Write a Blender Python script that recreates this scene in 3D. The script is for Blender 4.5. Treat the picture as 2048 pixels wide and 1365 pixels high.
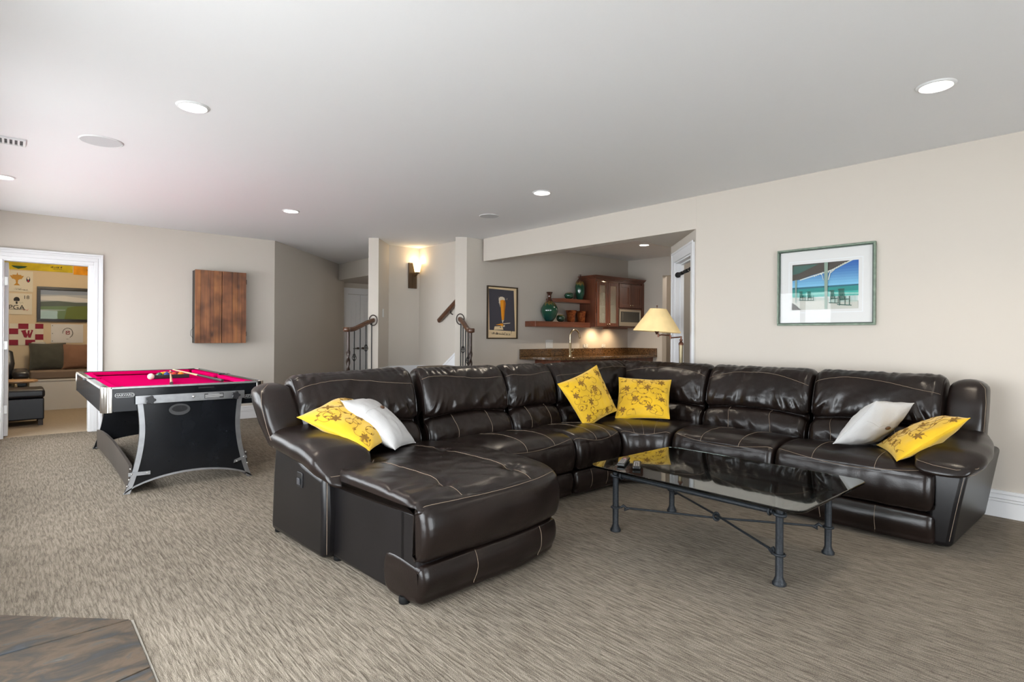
import bpy, bmesh, math, random
from mathutils import Vector, Matrix, Euler, noise
random.seed(7)
for _o in list(bpy.data.objects): bpy.data.objects.remove(_o)
SC = bpy.context.scene
COL = SC.collection
PI = math.pi
R = math.radians

# ---------------------------------------------------------------- camera
cam_d = bpy.data.cameras.new('camera')
cam = bpy.data.objects.new('camera', cam_d); COL.objects.link(cam)
cam_d.sensor_fit = 'HORIZONTAL'; cam_d.sensor_width = 36.0
cam_d.lens = 20.0165
cam_d.shift_y = -0.00503
cam_d.clip_start = 0.05; cam_d.clip_end = 200
cam.matrix_world = (Matrix.Translation((0, 0, 1.138)) @ Matrix.Rotation(R(48.8286 - 90), 4, 'Z')
                    @ Matrix.Rotation(R(90), 4, 'X') @ Matrix.Rotation(R(0.3615), 4, 'Z'))
SC.camera = cam

# ---------------------------------------------------------------- world: soft bright overcast sky
W = bpy.data.worlds.new('overcast_sky'); SC.world = W; W.use_nodes = True
wn = W.node_tree.nodes; wl = W.node_tree.links
bg = wn['Background']; bg.inputs[0].default_value = (0.90, 0.955, 1.0, 1); bg.inputs[1].default_value = 15.2

def portal(name, loc, rot, sx, sy):
    d = bpy.data.lights.new(name, 'AREA'); d.shape = 'RECTANGLE'; d.size = sx; d.size_y = sy
    d.cycles.is_portal = True
    o = bpy.data.objects.new(name, d); COL.objects.link(o); o.location = loc; o.rotation_euler = rot
    return o
# window openings: (axis, plane, a0, a1, z0, z1)
WX = -0.45        # inner face of the window wall
WINS_X = [(3.50, 4.50, 0.60, 1.95), (4.75, 5.75, 0.60, 1.95), (6.0, 7.0, 0.60, 1.95), (7.2, 7.95, 0.60, 1.95), (0.75, 2.55, 0.06, 1.98)]  # the farthest opening is added to brighten the far ceiling
WY = -2.6
FILL_WINS_Y = [(0.0, 1.3, 0.06, 1.95), (1.6, 2.9, 0.06, 1.95)]  # unseen rear windows, added and sized to even out the ceiling light
for a0, a1, z0, z1 in WINS_X:
    portal('window_portal', (WX - 0.17, (a0 + a1) / 2, (z0 + z1) / 2), (0, R(-90), 0), z1 - z0, a1 - a0)
for a0, a1, z0, z1 in FILL_WINS_Y:
    portal('window_portal', ((a0 + a1) / 2, WY - 0.17, (z0 + z1) / 2), (R(90), 0, 0), a1 - a0, z1 - z0)

# ---------------------------------------------------------------- colour management
SC.view_settings.view_transform = 'Standard'
SC.view_settings.look = 'None'
SC.view_settings.gamma = 1.0
SC.view_settings.use_curve_mapping = False
SC.view_settings.exposure = 0.08
SC.cycles.use_denoising = True
SC.cycles.use_adaptive_sampling = True
SC.cycles.adaptive_threshold = 0.05
SC.cycles.max_bounces = 7
SC.cycles.diffuse_bounces = 3
SC.cycles.sample_clamp_indirect = 6.0
SC.cycles.caustics_reflective = False
SC.cycles.caustics_refractive = False

# ---------------------------------------------------------------- materials
MATS = {}
def mat(name, col, rough=0.5, metal=0.0, spec=0.5, var=0.0, vscale=6.0, bump=0.0, bscale=80.0, coat=0.0,
        emit=None, estr=0.0, trans=0.0, ior=1.45, sheen=0.0, alpha=1.0, stretch=(1, 1, 1), col2=None, detail=4.0):
    if name in MATS: return MATS[name]
    m = bpy.data.materials.new(name); m.use_nodes = True
    nt = m.node_tree; n = nt.nodes; l = nt.links
    b = n['Principled BSDF']
    b.inputs['Base Color'].default_value = (*col, 1)
    b.inputs['Roughness'].default_value = rough
    b.inputs['Metallic'].default_value = metal
    b.inputs['Specular IOR Level'].default_value = spec
    b.inputs['IOR'].default_value = ior
    b.inputs['Coat Weight'].default_value = coat
    b.inputs['Coat Roughness'].default_value = 0.08
    b.inputs['Transmission Weight'].default_value = trans
    b.inputs['Sheen Weight'].default_value = sheen
    b.inputs['Alpha'].default_value = alpha
    if emit:
        b.inputs['Emission Color'].default_value = (*emit, 1); b.inputs['Emission Strength'].default_value = estr
    if var > 0 or col2 or bump > 0:
        tc = n.new('ShaderNodeTexCoord'); mp = n.new('ShaderNodeMapping')
        mp.inputs['Scale'].default_value = stretch
        l.new(tc.outputs['Object'], mp.inputs['Vector'])
    if var > 0 or col2:
        t = n.new('ShaderNodeTexNoise'); t.inputs['Scale'].default_value = vscale; t.inputs['Detail'].default_value = detail
        l.new(mp.outputs[0], t.inputs['Vector'])
        r = n.new('ShaderNodeValToRGB')
        c2 = col2 if col2 else tuple(max(0, c * (1 - var)) for c in col)
        c1 = col if col2 else tuple(min(1, c * (1 + var)) for c in col)
        r.color_ramp.elements[0].position = 0.36; r.color_ramp.elements[1].position = 0.64
        r.color_ramp.elements[0].color = (*c2, 1); r.color_ramp.elements[1].color = (*c1, 1)
        l.new(t.outputs[0], r.inputs[0]); l.new(r.outputs[0], b.inputs['Base Color'])
    if bump > 0:
        t2 = n.new('ShaderNodeTexNoise'); t2.inputs['Scale'].default_value = bscale; t2.inputs['Detail'].default_value = 3
        l.new(mp.outputs[0], t2.inputs['Vector'])
        bp = n.new('ShaderNodeBump'); bp.inputs['Strength'].default_value = bump; bp.inputs['Distance'].default_value = 0.004
        l.new(t2.outputs[0], bp.inputs['Height']); l.new(bp.outputs[0], b.inputs['Normal'])
    MATS[name] = m
    return m

def wood(name, c1, c2, axis, rough=0.4, scale=1.0, coat=0.0, knots=False, spec=0.5):
    """streaky wood grain running along the given axis (object space)"""
    if name in MATS: return MATS[name]
    m = bpy.data.materials.new(name); m.use_nodes = True
    nt = m.node_tree; n = nt.nodes; l = nt.links; b = n['Principled BSDF']
    b.inputs['Roughness'].default_value = rough; b.inputs['Coat Weight'].default_value = coat
    b.inputs['Specular IOR Level'].default_value = spec
    tc = n.new('ShaderNodeTexCoord'); mp = n.new('ShaderNodeMapping')
    s = [26 * scale] * 3; s['XYZ'.index(axis)] = 1.6 * scale
    mp.inputs['Scale'].default_value = s
    l.new(tc.outputs['Object'], mp.inputs['Vector'])
    t = n.new('ShaderNodeTexNoise'); t.inputs['Scale'].default_value = 1.0; t.inputs['Detail'].default_value = 5; t.inputs['Distortion'].default_value = 0.6
    l.new(mp.outputs[0], t.inputs['Vector'])
    r = n.new('ShaderNodeValToRGB'); r.color_ramp.elements[0].position = 0.3; r.color_ramp.elements[1].position = 0.72
    r.color_ramp.elements[0].color = (*c2, 1); r.color_ramp.elements[1].color = (*c1, 1)
    l.new(t.outputs[0], r.inputs[0])
    out = r.outputs[0]
    if knots:
        v = n.new('ShaderNodeTexVoronoi'); v.inputs['Scale'].default_value = 1.0
        mp2 = n.new('ShaderNodeMapping'); s2 = [9.0] * 3; s2['XYZ'.index(axis)] = 4.0
        mp2.inputs['Scale'].default_value = s2; l.new(tc.outputs['Object'], mp2.inputs['Vector']); l.new(mp2.outputs[0], v.inputs['Vector'])
        r2 = n.new('ShaderNodeValToRGB'); r2.color_ramp.elements[0].position = 0.05; r2.color_ramp.elements[1].position = 0.22
        r2.color_ramp.elements[0].color = (0.25, 0.2, 0.18, 1); r2.color_ramp.elements[1].color = (1, 1, 1, 1)
        l.new(v.outputs['Distance'], r2.inputs[0])
        mx = n.new('ShaderNodeMix'); mx.data_type = 'RGBA'; mx.blend_type = 'MULTIPLY'; mx.inputs[0].default_value = 1
        l.new(out, mx.inputs[6]); l.new(r2.outputs[0], mx.inputs[7]); out = mx.outputs[2]
        n3 = n.new('ShaderNodeTexNoise'); n3.inputs['Scale'].default_value = 5; l.new(tc.outputs['Object'], n3.inputs['Vector'])
        r3 = n.new('ShaderNodeValToRGB'); r3.color_ramp.elements[0].position = .35; r3.color_ramp.elements[1].position = .6
        r3.color_ramp.elements[0].color = (.45, .42, .42, 1); r3.color_ramp.elements[1].color = (1, 1, 1, 1); l.new(n3.outputs[0], r3.inputs[0])
        mx2 = n.new('ShaderNodeMix'); mx2.data_type = 'RGBA'; mx2.blend_type = 'MULTIPLY'; mx2.inputs[0].default_value = 1
        l.new(out, mx2.inputs[6]); l.new(r3.outputs[0], mx2.inputs[7]); out = mx2.outputs[2]
    l.new(out, b.inputs['Base Color'])
    bp = n.new('ShaderNodeBump'); bp.inputs['Strength'].default_value = 0.15; bp.inputs['Distance'].default_value = 0.002
    l.new(t.outputs[0], bp.inputs['Height']); l.new(bp.outputs[0], b.inputs['Normal'])
    MATS[name] = m
    return m

# ---------------------------------------------------------------- mesh helpers
ROOT = {}     # object name -> (location of its thing, True if the thing is rotated and coordinates are local)
class MB:
    def __init__(s): s.v = []; s.f = []; s.m = []; s.cur = 0
    def add(s, vs, fs):
        o = len(s.v); s.v += [tuple(p) for p in vs]
        s.f += [tuple(i + o for i in f) for f in fs]; s.m += [s.cur] * len(fs); return s
    def box(s, x0, x1, y0, y1, z0, z1):
        return s.add([(x0, y0, z0), (x1, y0, z0), (x1, y1, z0), (x0, y1, z0), (x0, y0, z1), (x1, y0, z1), (x1, y1, z1), (x0, y1, z1)],
                     [(0, 3, 2, 1), (4, 5, 6, 7), (0, 1, 5, 4), (1, 2, 6, 5), (2, 3, 7, 6), (3, 0, 4, 7)])
    def prism(s, poly, z0, z1):
        a = sum(poly[i - 1][0] * poly[i][1] - poly[i][0] * poly[i - 1][1] for i in range(len(poly)))
        if a < 0: poly = poly[::-1]
        n = len(poly)
        return s.add([(x, y, z0) for x, y in poly] + [(x, y, z1) for x, y in poly],
                     [tuple(range(n - 1, -1, -1)), tuple(range(n, 2 * n))] + [(i, (i + 1) % n, n + (i + 1) % n, n + i) for i in range(n)])
    def slab(s, poly, axis, a0, a1):
        """polygon in the plane normal to axis ('x': (y,z), 'y': (x,z)), extruded from a0 to a1"""
        n = len(poly)
        f = (lambda p, a: (a, p[0], p[1])) if axis == 'x' else (lambda p, a: (p[0], a, p[1]))
        s.add([f(p, a0) for p in poly] + [f(p, a1) for p in poly],
              [tuple(range(n - 1, -1, -1)), tuple(range(n, 2 * n))] + [(i, (i + 1) % n, n + (i + 1) % n, n + i) for i in range(n)])
        return s
    def tube(s, pts, r, n=8, closed=False, cap=True):
        pts = [Vector(p) for p in pts]; m = len(pts)
        rr = r if isinstance(r, (list, tuple)) else [r] * m
        vs = []; up = None
        for i, p in enumerate(pts):
            if closed: t = pts[(i + 1) % m] - pts[i - 1]
            else: t = pts[min(i + 1, m - 1)] - pts[max(i - 1, 0)]
            if t.length < 1e-9: t = Vector((0, 0, 1))
            t.normalize()
            if up is None:
                up = Vector((0, 0, 1)) if abs(t.z) < 0.9 else Vector((1, 0, 0))
            a = up - t * up.dot(t)
            if a.length < 1e-6: a = Vector((1, 0, 0)) - t * t.x
            a.normalize(); up = a; b = t.cross(a)
            vs += [p + (a * math.cos(2 * PI * k / n) + b * math.sin(2 * PI * k / n)) * rr[i] for k in range(n)]
        fs = []
        for i in range(m if closed else m - 1):
            j = (i + 1) % m
            fs += [(i * n + k, i * n + (k + 1) % n, j * n + (k + 1) % n, j * n + k) for k in range(n)]
        if not closed and cap: fs += [tuple(range(n - 1, -1, -1)), tuple((m - 1) * n + k for k in range(n))]
        return s.add(vs, fs)
    def lathe(s, prof, c=(0, 0, 0), n=24, cap=True):
        vs = []; fs = []; m = len(prof)
        for r, z in prof:
            vs += [(c[0] + r * math.cos(2 * PI * k / n), c[1] + r * math.sin(2 * PI * k / n), c[2] + z) for k in range(n)]
        for i in range(m - 1):
            fs += [(i * n + k, i * n + (k + 1) % n, (i + 1) * n + (k + 1) % n, (i + 1) * n + k) for k in range(n)]
        if cap: fs += [tuple(range(n - 1, -1, -1)), tuple((m - 1) * n + k for k in range(n))]
        return s.add(vs, fs)
    def ball(s, c, r, n=16, m=10, sc=(1, 1, 1)):
        pr = [(max(1e-4, math.sin(PI * i / m)) * r, -math.cos(PI * i / m) * r) for i in range(m + 1)]
        o = len(s.v); s.lathe(pr, (0, 0, 0), n)
        for i in range(o, len(s.v)):
            p = s.v[i]; s.v[i] = (p[0] * sc[0] + c[0], p[1] * sc[1] + c[1], p[2] * sc[2] + c[2])
        return s
    def grid(s, P, cu=False, cv=False):
        nu = len(P); nv = len(P[0])
        vs = [p for row in P for p in row]; fs = []
        for i in range(nu if cu else nu - 1):
            for j in range(nv if cv else nv - 1):
                a, b = (i + 1) % nu, (j + 1) % nv
                fs.append((i * nv + j, a * nv + j, a * nv + b, i * nv + b))
        return s.add(vs, fs)
    def xf(s, M, start=0):
        for i in range(start, len(s.v)): s.v[i] = tuple(M @ Vector(s.v[i]))
        return s
    def build(s, name, mt, parent=None, smooth=0, bevel=0.0, seg=2, loc=None, fixn=True):
        """smooth: 0 flat, otherwise the angle in degrees below which edges are smooth"""
        me = bpy.data.meshes.new(name)
        off = Vector((0, 0, 0)); root = None
        if parent is not None and parent.name in ROOT:
            root = ROOT[parent.name]
            if not root[1]: off = Vector(root[0])
        elif loc is not None: off = Vector(loc)
        me.from_pydata([tuple(Vector(p) - off) for p in s.v], [], s.f)
        mts = mt if isinstance(mt, (list, tuple)) else [mt]
        for q in mts: me.materials.append(q)
        if len(mts) > 1:
            for p, i in zip(me.polygons, s.m): p.material_index = i
        if fixn:
            bm = bmesh.new(); bm.from_mesh(me); bmesh.ops.recalc_face_normals(bm, faces=bm.faces); bm.to_mesh(me); bm.free()
        if smooth:
            me.polygons.foreach_set('use_smooth', [True] * len(me.polygons))
            me.set_sharp_from_angle(angle=R(smooth))
        me.update()
        o = bpy.data.objects.new(name, me); COL.objects.link(o)
        if parent is not None:
            o.parent = parent
            if root: ROOT[o.name] = root
        elif loc is not None:
            o.location = loc; ROOT[o.name] = (tuple(loc), False)
        else: ROOT[o.name] = ((0, 0, 0), False)
        if bevel > 0:
            b = o.modifiers.new('bevel', 'BEVEL'); b.width = bevel; b.segments = seg; b.limit_method = 'ANGLE'; b.angle_limit = R(40)
            if not smooth:
                me.polygons.foreach_set('use_smooth', [True] * len(me.polygons)); b.harden_normals = True
        return o

def thing(name, label, cat, loc=(0, 0, 0), rot=None, group=None):
    o = bpy.data.objects.new(name, None); COL.objects.link(o)
    o.empty_display_size = 0.1
    o.location = loc
    if rot is not None: o.rotation_euler = rot
    o['label'] = label; o['category'] = cat
    if group: o['group'] = group
    ROOT[o.name] = (tuple(loc), rot is not None)
    return o
def tag(o, label, cat, group=None):
    o['label'] = label; o['category'] = cat
    if group: o['group'] = group
    return o
def struct(name, mb, mt, parent=None, label=None, **k):
    o = mb.build(name, mt, parent, **k)
    if parent is None:
        o['kind'] = 'structure'
        if label: o['label'] = label
    return o
def copy_tree(o, parent=None):
    c = o.copy(); COL.objects.link(c); c.parent = parent
    for ch in list(o.children): copy_tree(ch, c)
    return c
def lettering(name, body, size, mt, parent, M, extrude=0.0006, align='CENTER'):
    cu = bpy.data.curves.new(name, 'FONT'); cu.body = body; cu.size = size; cu.extrude = extrude
    cu.align_x = align; cu.align_y = 'CENTER'; cu.resolution_u = 3
    tmp = bpy.data.objects.new(name + '_tmp', cu); COL.objects.link(tmp)
    dg = bpy.context.evaluated_depsgraph_get(); dg.update()
    me = bpy.data.meshes.new_from_object(tmp.evaluated_get(dg))
    bpy.data.objects.remove(tmp); bpy.data.curves.remove(cu)
    me.name = name; me.materials.clear(); me.materials.append(mt)
    o = bpy.data.objects.new(name, me); COL.objects.link(o)
    o.parent = parent
    root = ROOT.get(parent.name)
    off = Vector(root[0]) if root and not root[1] else Vector((0, 0, 0))
    o.matrix_local = Matrix.Translation(-off) @ M
    return o
def facing(loc, nrm, up=(0, 0, 1)):
    """matrix whose local +Z is the outward normal and +Y is up: for flat prints and lettering"""
    z = Vector(nrm).normalized(); y = Vector(up); y = (y - z * y.dot(z)).normalized(); x = y.cross(z)
    return Matrix.Translation(loc) @ Matrix((x, y, z)).transposed().to_4x4()
# ================================================================ structure
CH = 2.444      # ceiling height
def carpet():
    m = bpy.data.materials.new('carpet_taupe'); m.use_nodes = True
    nt = m.node_tree; n = nt.nodes; l = nt.links; b = n['Principled BSDF']
    b.inputs['Roughness'].default_value = 0.95; b.inputs['Specular IOR Level'].default_value = 0.1
    b.inputs['Sheen Weight'].default_value = 0.0
    tc = n.new('ShaderNodeTexCoord')
    def noise_(scale, vec=(1, 1, 1), detail=2, dist=0.0, rough=0.5):
        mp = n.new('ShaderNodeMapping'); mp.inputs['Scale'].default_value = vec
        l.new(tc.outputs['Object'], mp.inputs['Vector'])
        t = n.new('ShaderNodeTexNoise'); t.inputs['Scale'].default_value = scale; t.inputs['Detail'].default_value = detail
        t.inputs['Distortion'].default_value = dist; t.inputs['Roughness'].default_value = rough
        l.new(mp.outputs[0], t.inputs['Vector']); return t.outputs[0]
    def ramp(v, p0, p1, c0, c1):
        r = n.new('ShaderNodeValToRGB'); r.color_ramp.elements[0].position = p0; r.color_ramp.elements[1].position = p1
        r.color_ramp.elements[0].color = (*c0, 1); r.color_ramp.elements[1].color = (*c1, 1); l.new(v, r.inputs[0]); return r.outputs[0]
    def mul(a, c):
        x = n.new('ShaderNodeMix'); x.data_type = 'RGBA'; x.blend_type = 'MULTIPLY'; x.inputs[0].default_value = 1
        l.new(a, x.inputs[6]); l.new(c, x.inputs[7]); return x.outputs[2]
    def absdev(v):
        m1 = n.new('ShaderNodeMath'); m1.operation = 'SUBTRACT'; l.new(v, m1.inputs[0]); m1.inputs[1].default_value = 0.5
        m2 = n.new('ShaderNodeMath'); m2.operation = 'ABSOLUTE'; l.new(m1.outputs[0], m2.inputs[0]); return m2.outputs[0]
    streak = noise_(1.0, (80, 9.5, 20), 1, 0.35)          # cut-and-loop ribs running along Y
    crev_shade = absdev(noise_(1.0, (60, 7.5, 20), 2, 0.4))      # crevices between the ribs, their shade put into the colour
    fine = noise_(330, (1, 1, 1), 2)
    patch = noise_(1.1, (1, 1, 1), 3, 0.5)
    c = ramp(streak, 0.36, 0.60, (0.196, 0.164, 0.127), (0.272, 0.232, 0.184))
    c = mul(c, ramp(crev_shade, 0.0, 0.055, (0.70, 0.69, 0.68), (1, 1, 1)))
    c = mul(c, ramp(fine, 0.32, 0.68, (0.55, 0.55, 0.55), (1.25, 1.25, 1.25)))
    c = mul(c, ramp(patch, 0.35, 0.7, (0.90, 0.90, 0.90), (1.08, 1.08, 1.08)))
    l.new(c, b.inputs['Base Color'])
    ad = n.new('ShaderNodeMath'); ad.operation = 'ADD'; l.new(streak, ad.inputs[0])
    ml = n.new('ShaderNodeMath'); ml.operation = 'MULTIPLY'; ml.inputs[1].default_value = 0.5; l.new(fine, ml.inputs[0]); l.new(ml.outputs[0], ad.inputs[1])
    bp = n.new('ShaderNodeBump'); bp.inputs['Strength'].default_value = 0.7; bp.inputs['Distance'].default_value = 0.012
    l.new(ad.outputs[0], bp.inputs['Height']); l.new(bp.outputs[0], b.inputs['Normal'])
    return m
M_CARPET = carpet()
M_WALL = mat('wall_greige', (0.585, 0.532, 0.468), 0.85, spec=0.2, bump=0.04, bscale=160)
M_CEIL = mat('ceiling_white', (0.90, 0.90, 0.91), 0.9, spec=0.1, bump=0.05, bscale=120)
M_TRIM = mat('trim_white', (0.83, 0.83, 0.84), 0.4)
M_TANWALL = mat('wall_tan', (0.62, 0.51, 0.36), 0.85, spec=0.2)
M_TANCARPET = mat('carpet_tan', (0.33, 0.27, 0.205), 0.95, spec=0.1, var=0.12, vscale=120, bump=0.3, bscale=200)
M_BLUEGREY = mat('wall_blue_grey', (0.36, 0.39, 0.43), 0.85, spec=0.2)

fl = MB().prism([(-0.6, -2.75), (9.4, -2.75), (9.4, 8.22), (5.9, 8.22), (5.9, 10.6), (2.4, 10.6), (2.4, 8.22), (-0.6, 8.22)], -0.05, 0.0)
struct('floor', fl, M_CARPET, label='taupe ribbed wall to wall carpet')
struct('floor_side_room', MB().box(-1.6, 2.4, 8.22, 11.45, -0.05, 0.002), M_TANCARPET, label='plain tan carpet of the side room')
M_BOUNCE_GREY = mat('bounce_grey', (0.60, 0.59, 0.58), 0.9, var=0.15, vscale=3); M_BOUNCE_PALE = mat('bounce_pale', (0.85, 0.85, 0.84), 0.9, var=0.08, vscale=2)
struct('bounce_slab_left', MB().box(-9, -0.61, 2.0, 14, -0.3, -0.12), M_BOUNCE_GREY, label='added grey ground slab tuning the light bounced through the left windows')  # unseen slab, added to hold down upward light near the left windows
struct('bounce_slab_rear', MB().box(-9, -0.61, -12, 1.99, -0.3, -0.12).box(-0.6, 12, -12, -2.76, -0.3, -0.12), M_BOUNCE_PALE, label='added pale ground slab bouncing light up through the rear windows')  # unseen bright slab, added to throw light up onto the ceiling
cl = MB().prism([(-0.6, -2.75), (9.4, -2.75), (9.4, 11.45), (-1.6, 11.45), (-1.6, 8.2), (-0.6, 8.2)], CH, CH + 0.08)
struct('ceiling', cl, M_CEIL, label='flat white ceiling')

# ---- window wall behind and left of the camera, with cut openings, the rear ones added for fill
def holed(axis, p0, p1, a0, a1, wins, z1=CH):
    mb = MB()
    def bx(u0, u1, w0, w1):
        if u1 - u0 < 1e-4 or w1 - w0 < 1e-4: return
        if axis == 'x': mb.box(p0, p1, u0, u1, w0, w1)
        else: mb.box(u0, u1, p0, p1, w0, w1)
    cur = a0
    for (b0, b1, w0, w1) in sorted(wins):
        bx(cur, b0, 0, z1); bx(b0, b1, 0, w0); bx(b0, b1, w1, z1); cur = b1
    bx(cur, a1, 0, z1)
    return mb
struct('wall_windows', holed('x', WX - 0.15, WX, -2.75, 8.156, WINS_X), M_WALL)
struct('wall_rear', holed('y', WY - 0.15, WY, -0.6, 4.9, FILL_WINS_Y), M_WALL)
M_GLASS = mat('window_glass', (1, 1, 1), 0.0, trans=1.0, ior=1.02)
k = 1
for (ax, wins) in (('x', WINS_X), ('y', FILL_WINS_Y)):
    for (a0, a1, z0, z1) in wins:
        mb = MB(); t = 0.05
        p = WX if ax == 'x' else WY
        def bx(u0, u1, w0, w1, q0, q1):
            if ax == 'x': mb.box(p + q0, p + q1, u0, u1, w0, w1)
            else: mb.box(u0, u1, p + q0, p + q1, w0, w1)
        bx(a0, a0 + t, z0, z1, -.12, -.05); bx(a1 - t, a1, z0, z1, -.12, -.05)
        bx(a0, a1, z0, z0 + t, -.12, -.05); bx(a0, a1, z1 - t, z1, -.12, -.05)
        am = (a0 + a1) / 2; bx(am - .03, am + .03, z0 + t, z1 - t, -.12, -.05)
        o = struct('window_%d' % k, mb, M_TRIM); 
        mb = MB(); bx(a0 - .09, a0, z0 - .09, z1 + .09, 0, .02); bx(a1, a1 + .09, z0 - .09, z1 + .09, 0, .02)
        bx(a0, a1, z1, z1 + .09, 0, .02); bx(a0, a1, z0 - .09, z0, 0, .02)
        mb.build('window_casing', M_TRIM, o)
        k += 1

# ---- right wall, its beam and the soffit over the bar entrance
struct('wall_right', MB().box(4.757, 4.877, -2.75, 2.855, 0, CH), M_WALL)
struct('beam', MB().box(4.757, 4.89, 2.856, 6.035, 2.141, CH), M_WALL, label='painted drop beam over the bar opening')
struct('soffit_bar', MB().prism([(4.8905, 2.99), (5.52, 3.63), (4.8905, 3.63)], 2.141, CH), M_WALL)
# ---- angled wall with the white cased doorway
A0 = Vector((4.757, 2.855)); DV = Vector((1, 1)).normalized(); NV = Vector((1, -1)).normalized()   # along / into the wall
def ang(s, t, z=None):
    p = A0 + DV * s + NV * t
    return (p.x, p.y) if z is None else (p.x, p.y, z)
def angbox(mb, s0, s1, t0, t1, z0, z1):
    return mb.prism([ang(s0, t0), ang(s1, t0), ang(s1, t1), ang(s0, t1)], z0, z1)
mb = MB(); DH = 1.94
angbox(mb, 0.0, 0.13, 0, 0.09, 0, CH); angbox(mb, 0.87, 1.10, 0, 0.09, 0, CH); angbox(mb, 0.13, 0.87, 0, 0.09, DH, CH)
struct('wall_angled', mb, M_WALL)
mb = MB()
for (s0, s1) in ((0.04, 0.13), (0.87, 0.96)):
    angbox(mb, s0, s1, -0.018, 0, 0, DH + 0.09); 
angbox(mb, 0.13, 0.87, -0.018, 0, DH, DH + 0.10)
angbox(mb, 0.035, 0.055, -0.026, -0.018, 0, DH + 0.105); angbox(mb, 0.945, 0.965, -0.026, -0.018, 0, DH + 0.105); angbox(mb, 0.055, 0.945, -0.026, -0.018, DH + 0.085, DH + 0.105)
o = struct('trim_1', mb, M_TRIM, label='white door casing on the angled wall')
mb = MB(); angbox(mb, 0.13, 0.145, 0, 0.09, 0, DH); angbox(mb, 0.855, 0.87, 0, 0.09, 0, DH); angbox(mb, 0.145, 0.855, 0, 0.09, DH - 0.015, DH)
angbox(mb, 0.84, 0.855, 0.05, 0.085, 0, DH - .015); angbox(mb, 0.145, 0.16, 0.05, 0.085, 0, DH - .015); angbox(mb, 0.16, 0.84, 0.05, 0.085, DH - .03, DH - .015)
mb.build('door_jamb', M_TRIM, o)
# white panelled door leaf swung open behind the angled doorway is out of sight; room behind
struct('wall_den', MB().prism([(6.35, 1.4), (6.47, 1.4), (6.47, 3.5), (6.35, 3.5)], 0, CH), M_BLUEGREY)
struct('wall_den_side', MB().box(4.877, 6.47, 1.3, 1.4, 0, CH), M_BLUEGREY)
# ---- bar walls
struct('wall_bar', MB().prism([(4.401, 6.183), (4.514, 6.082), (8.09, 6.08), (8.09, 6.22), (4.45, 6.22)], 0, CH), M_WALL)
struct('wall_bar_right', MB().box(7.97, 8.09, 5.388, 6.08, 0, CH).box(7.97, 8.09, 4.4, 5.388, 2.136, CH).box(7.97, 8.09, 3.63, 4.4, 0, CH), M_WALL)
struct('wall_bar_near', MB().box(5.60, 9.3, 3.51, 3.63, 0, CH), M_WALL)
struct('wall_bar_hall', MB().box(9.0, 9.12, 3.6, 6.3, 0, CH).box(8.09, 9.0, 6.08, 6.2, 0, CH), M_WALL)
# ---- stair nook
struct('wall_stair_post', MB().prism([(3.581, 7.034), (3.691, 6.958), (4.080, 7.38), (4.02, 7.51)], 0, CH), M_WALL)
struct('wall_stair_back', MB().prism([(4.081, 7.38), (4.72, 7.38), (4.72, 7.5), (4.025, 7.51)], 0, CH), M_WALL)
struct('wall_stair_side', MB().box(4.59, 4.71, 6.221, 7.3795, 0, CH), M_WALL)
# ---- left wall with the side-room doorway
DX0, DX1, DZ = -0.095, 0.656, 1.925
struct('wall_left', MB().box(-0.6, DX0, 8.156, 8.276, 0, CH).box(DX0, DX1, 8.156, 8.276, DZ, CH).box(DX1, 2.73, 8.156, 8.276, 0, CH), M_WALL)
mb = MB()
def casing(x0, x1, z0, z1, steps):      # stepped profile casing strips on the left wall
    for (a, b, d) in steps: mb.box(a, b, 8.156 - d, 8.156, z0, z1)
cw = 0.122
for (a, b, d) in ((0, 0.035, 0.012), (0.035, 0.075, 0.02), (0.075, 0.10, 0.016), (0.10, cw, 0.03)):
    mb.box(DX1 + a, DX1 + b, 8.156 - d, 8.156, 0, DZ + a)       # right leg
    mb.box(DX0 - b, DX0 - a, 8.156 - d, 8.156, 0, DZ + a)       # left leg
    mb.box(DX0 - b, DX1 + b, 8.156 - d, 8.156, DZ + a, DZ + b)  # head
o = struct('trim_2', mb, M_TRIM, label='white stepped door casing around the side room doorway', bevel=0.003)
mb = MB().box(DX0, DX0 + 0.012, 8.156, 8.276, 0, DZ).box(DX1 - 0.012, DX1, 8.156, 8.276, 0, DZ).box(DX0 + .012, DX1 - .012, 8.156, 8.276, DZ - 0.012, DZ)
mb.build('door_jamb', M_TRIM, o)
# open door leaf, seen edge-on with its hinges
o = struct('door_1', MB().box(-0.082, -0.047, 8.285, 9.0, 0.012, 1.905), M_TRIM, label='white door standing open into the side room', bevel=0.002)
M_NICKEL = mat('brushed_nickel', (0.55, 0.54, 0.52), 0.35, metal=1.0)
for z in (0.30, 1.00, 1.70):
    MB().box(-0.083, -0.055, 8.278, 8.2849, z - 0.045, z + 0.045).tube([(-0.086, 8.279, z - .045), (-0.086, 8.279, z + .045)], 0.006).build('hinge', M_NICKEL, o)
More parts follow.
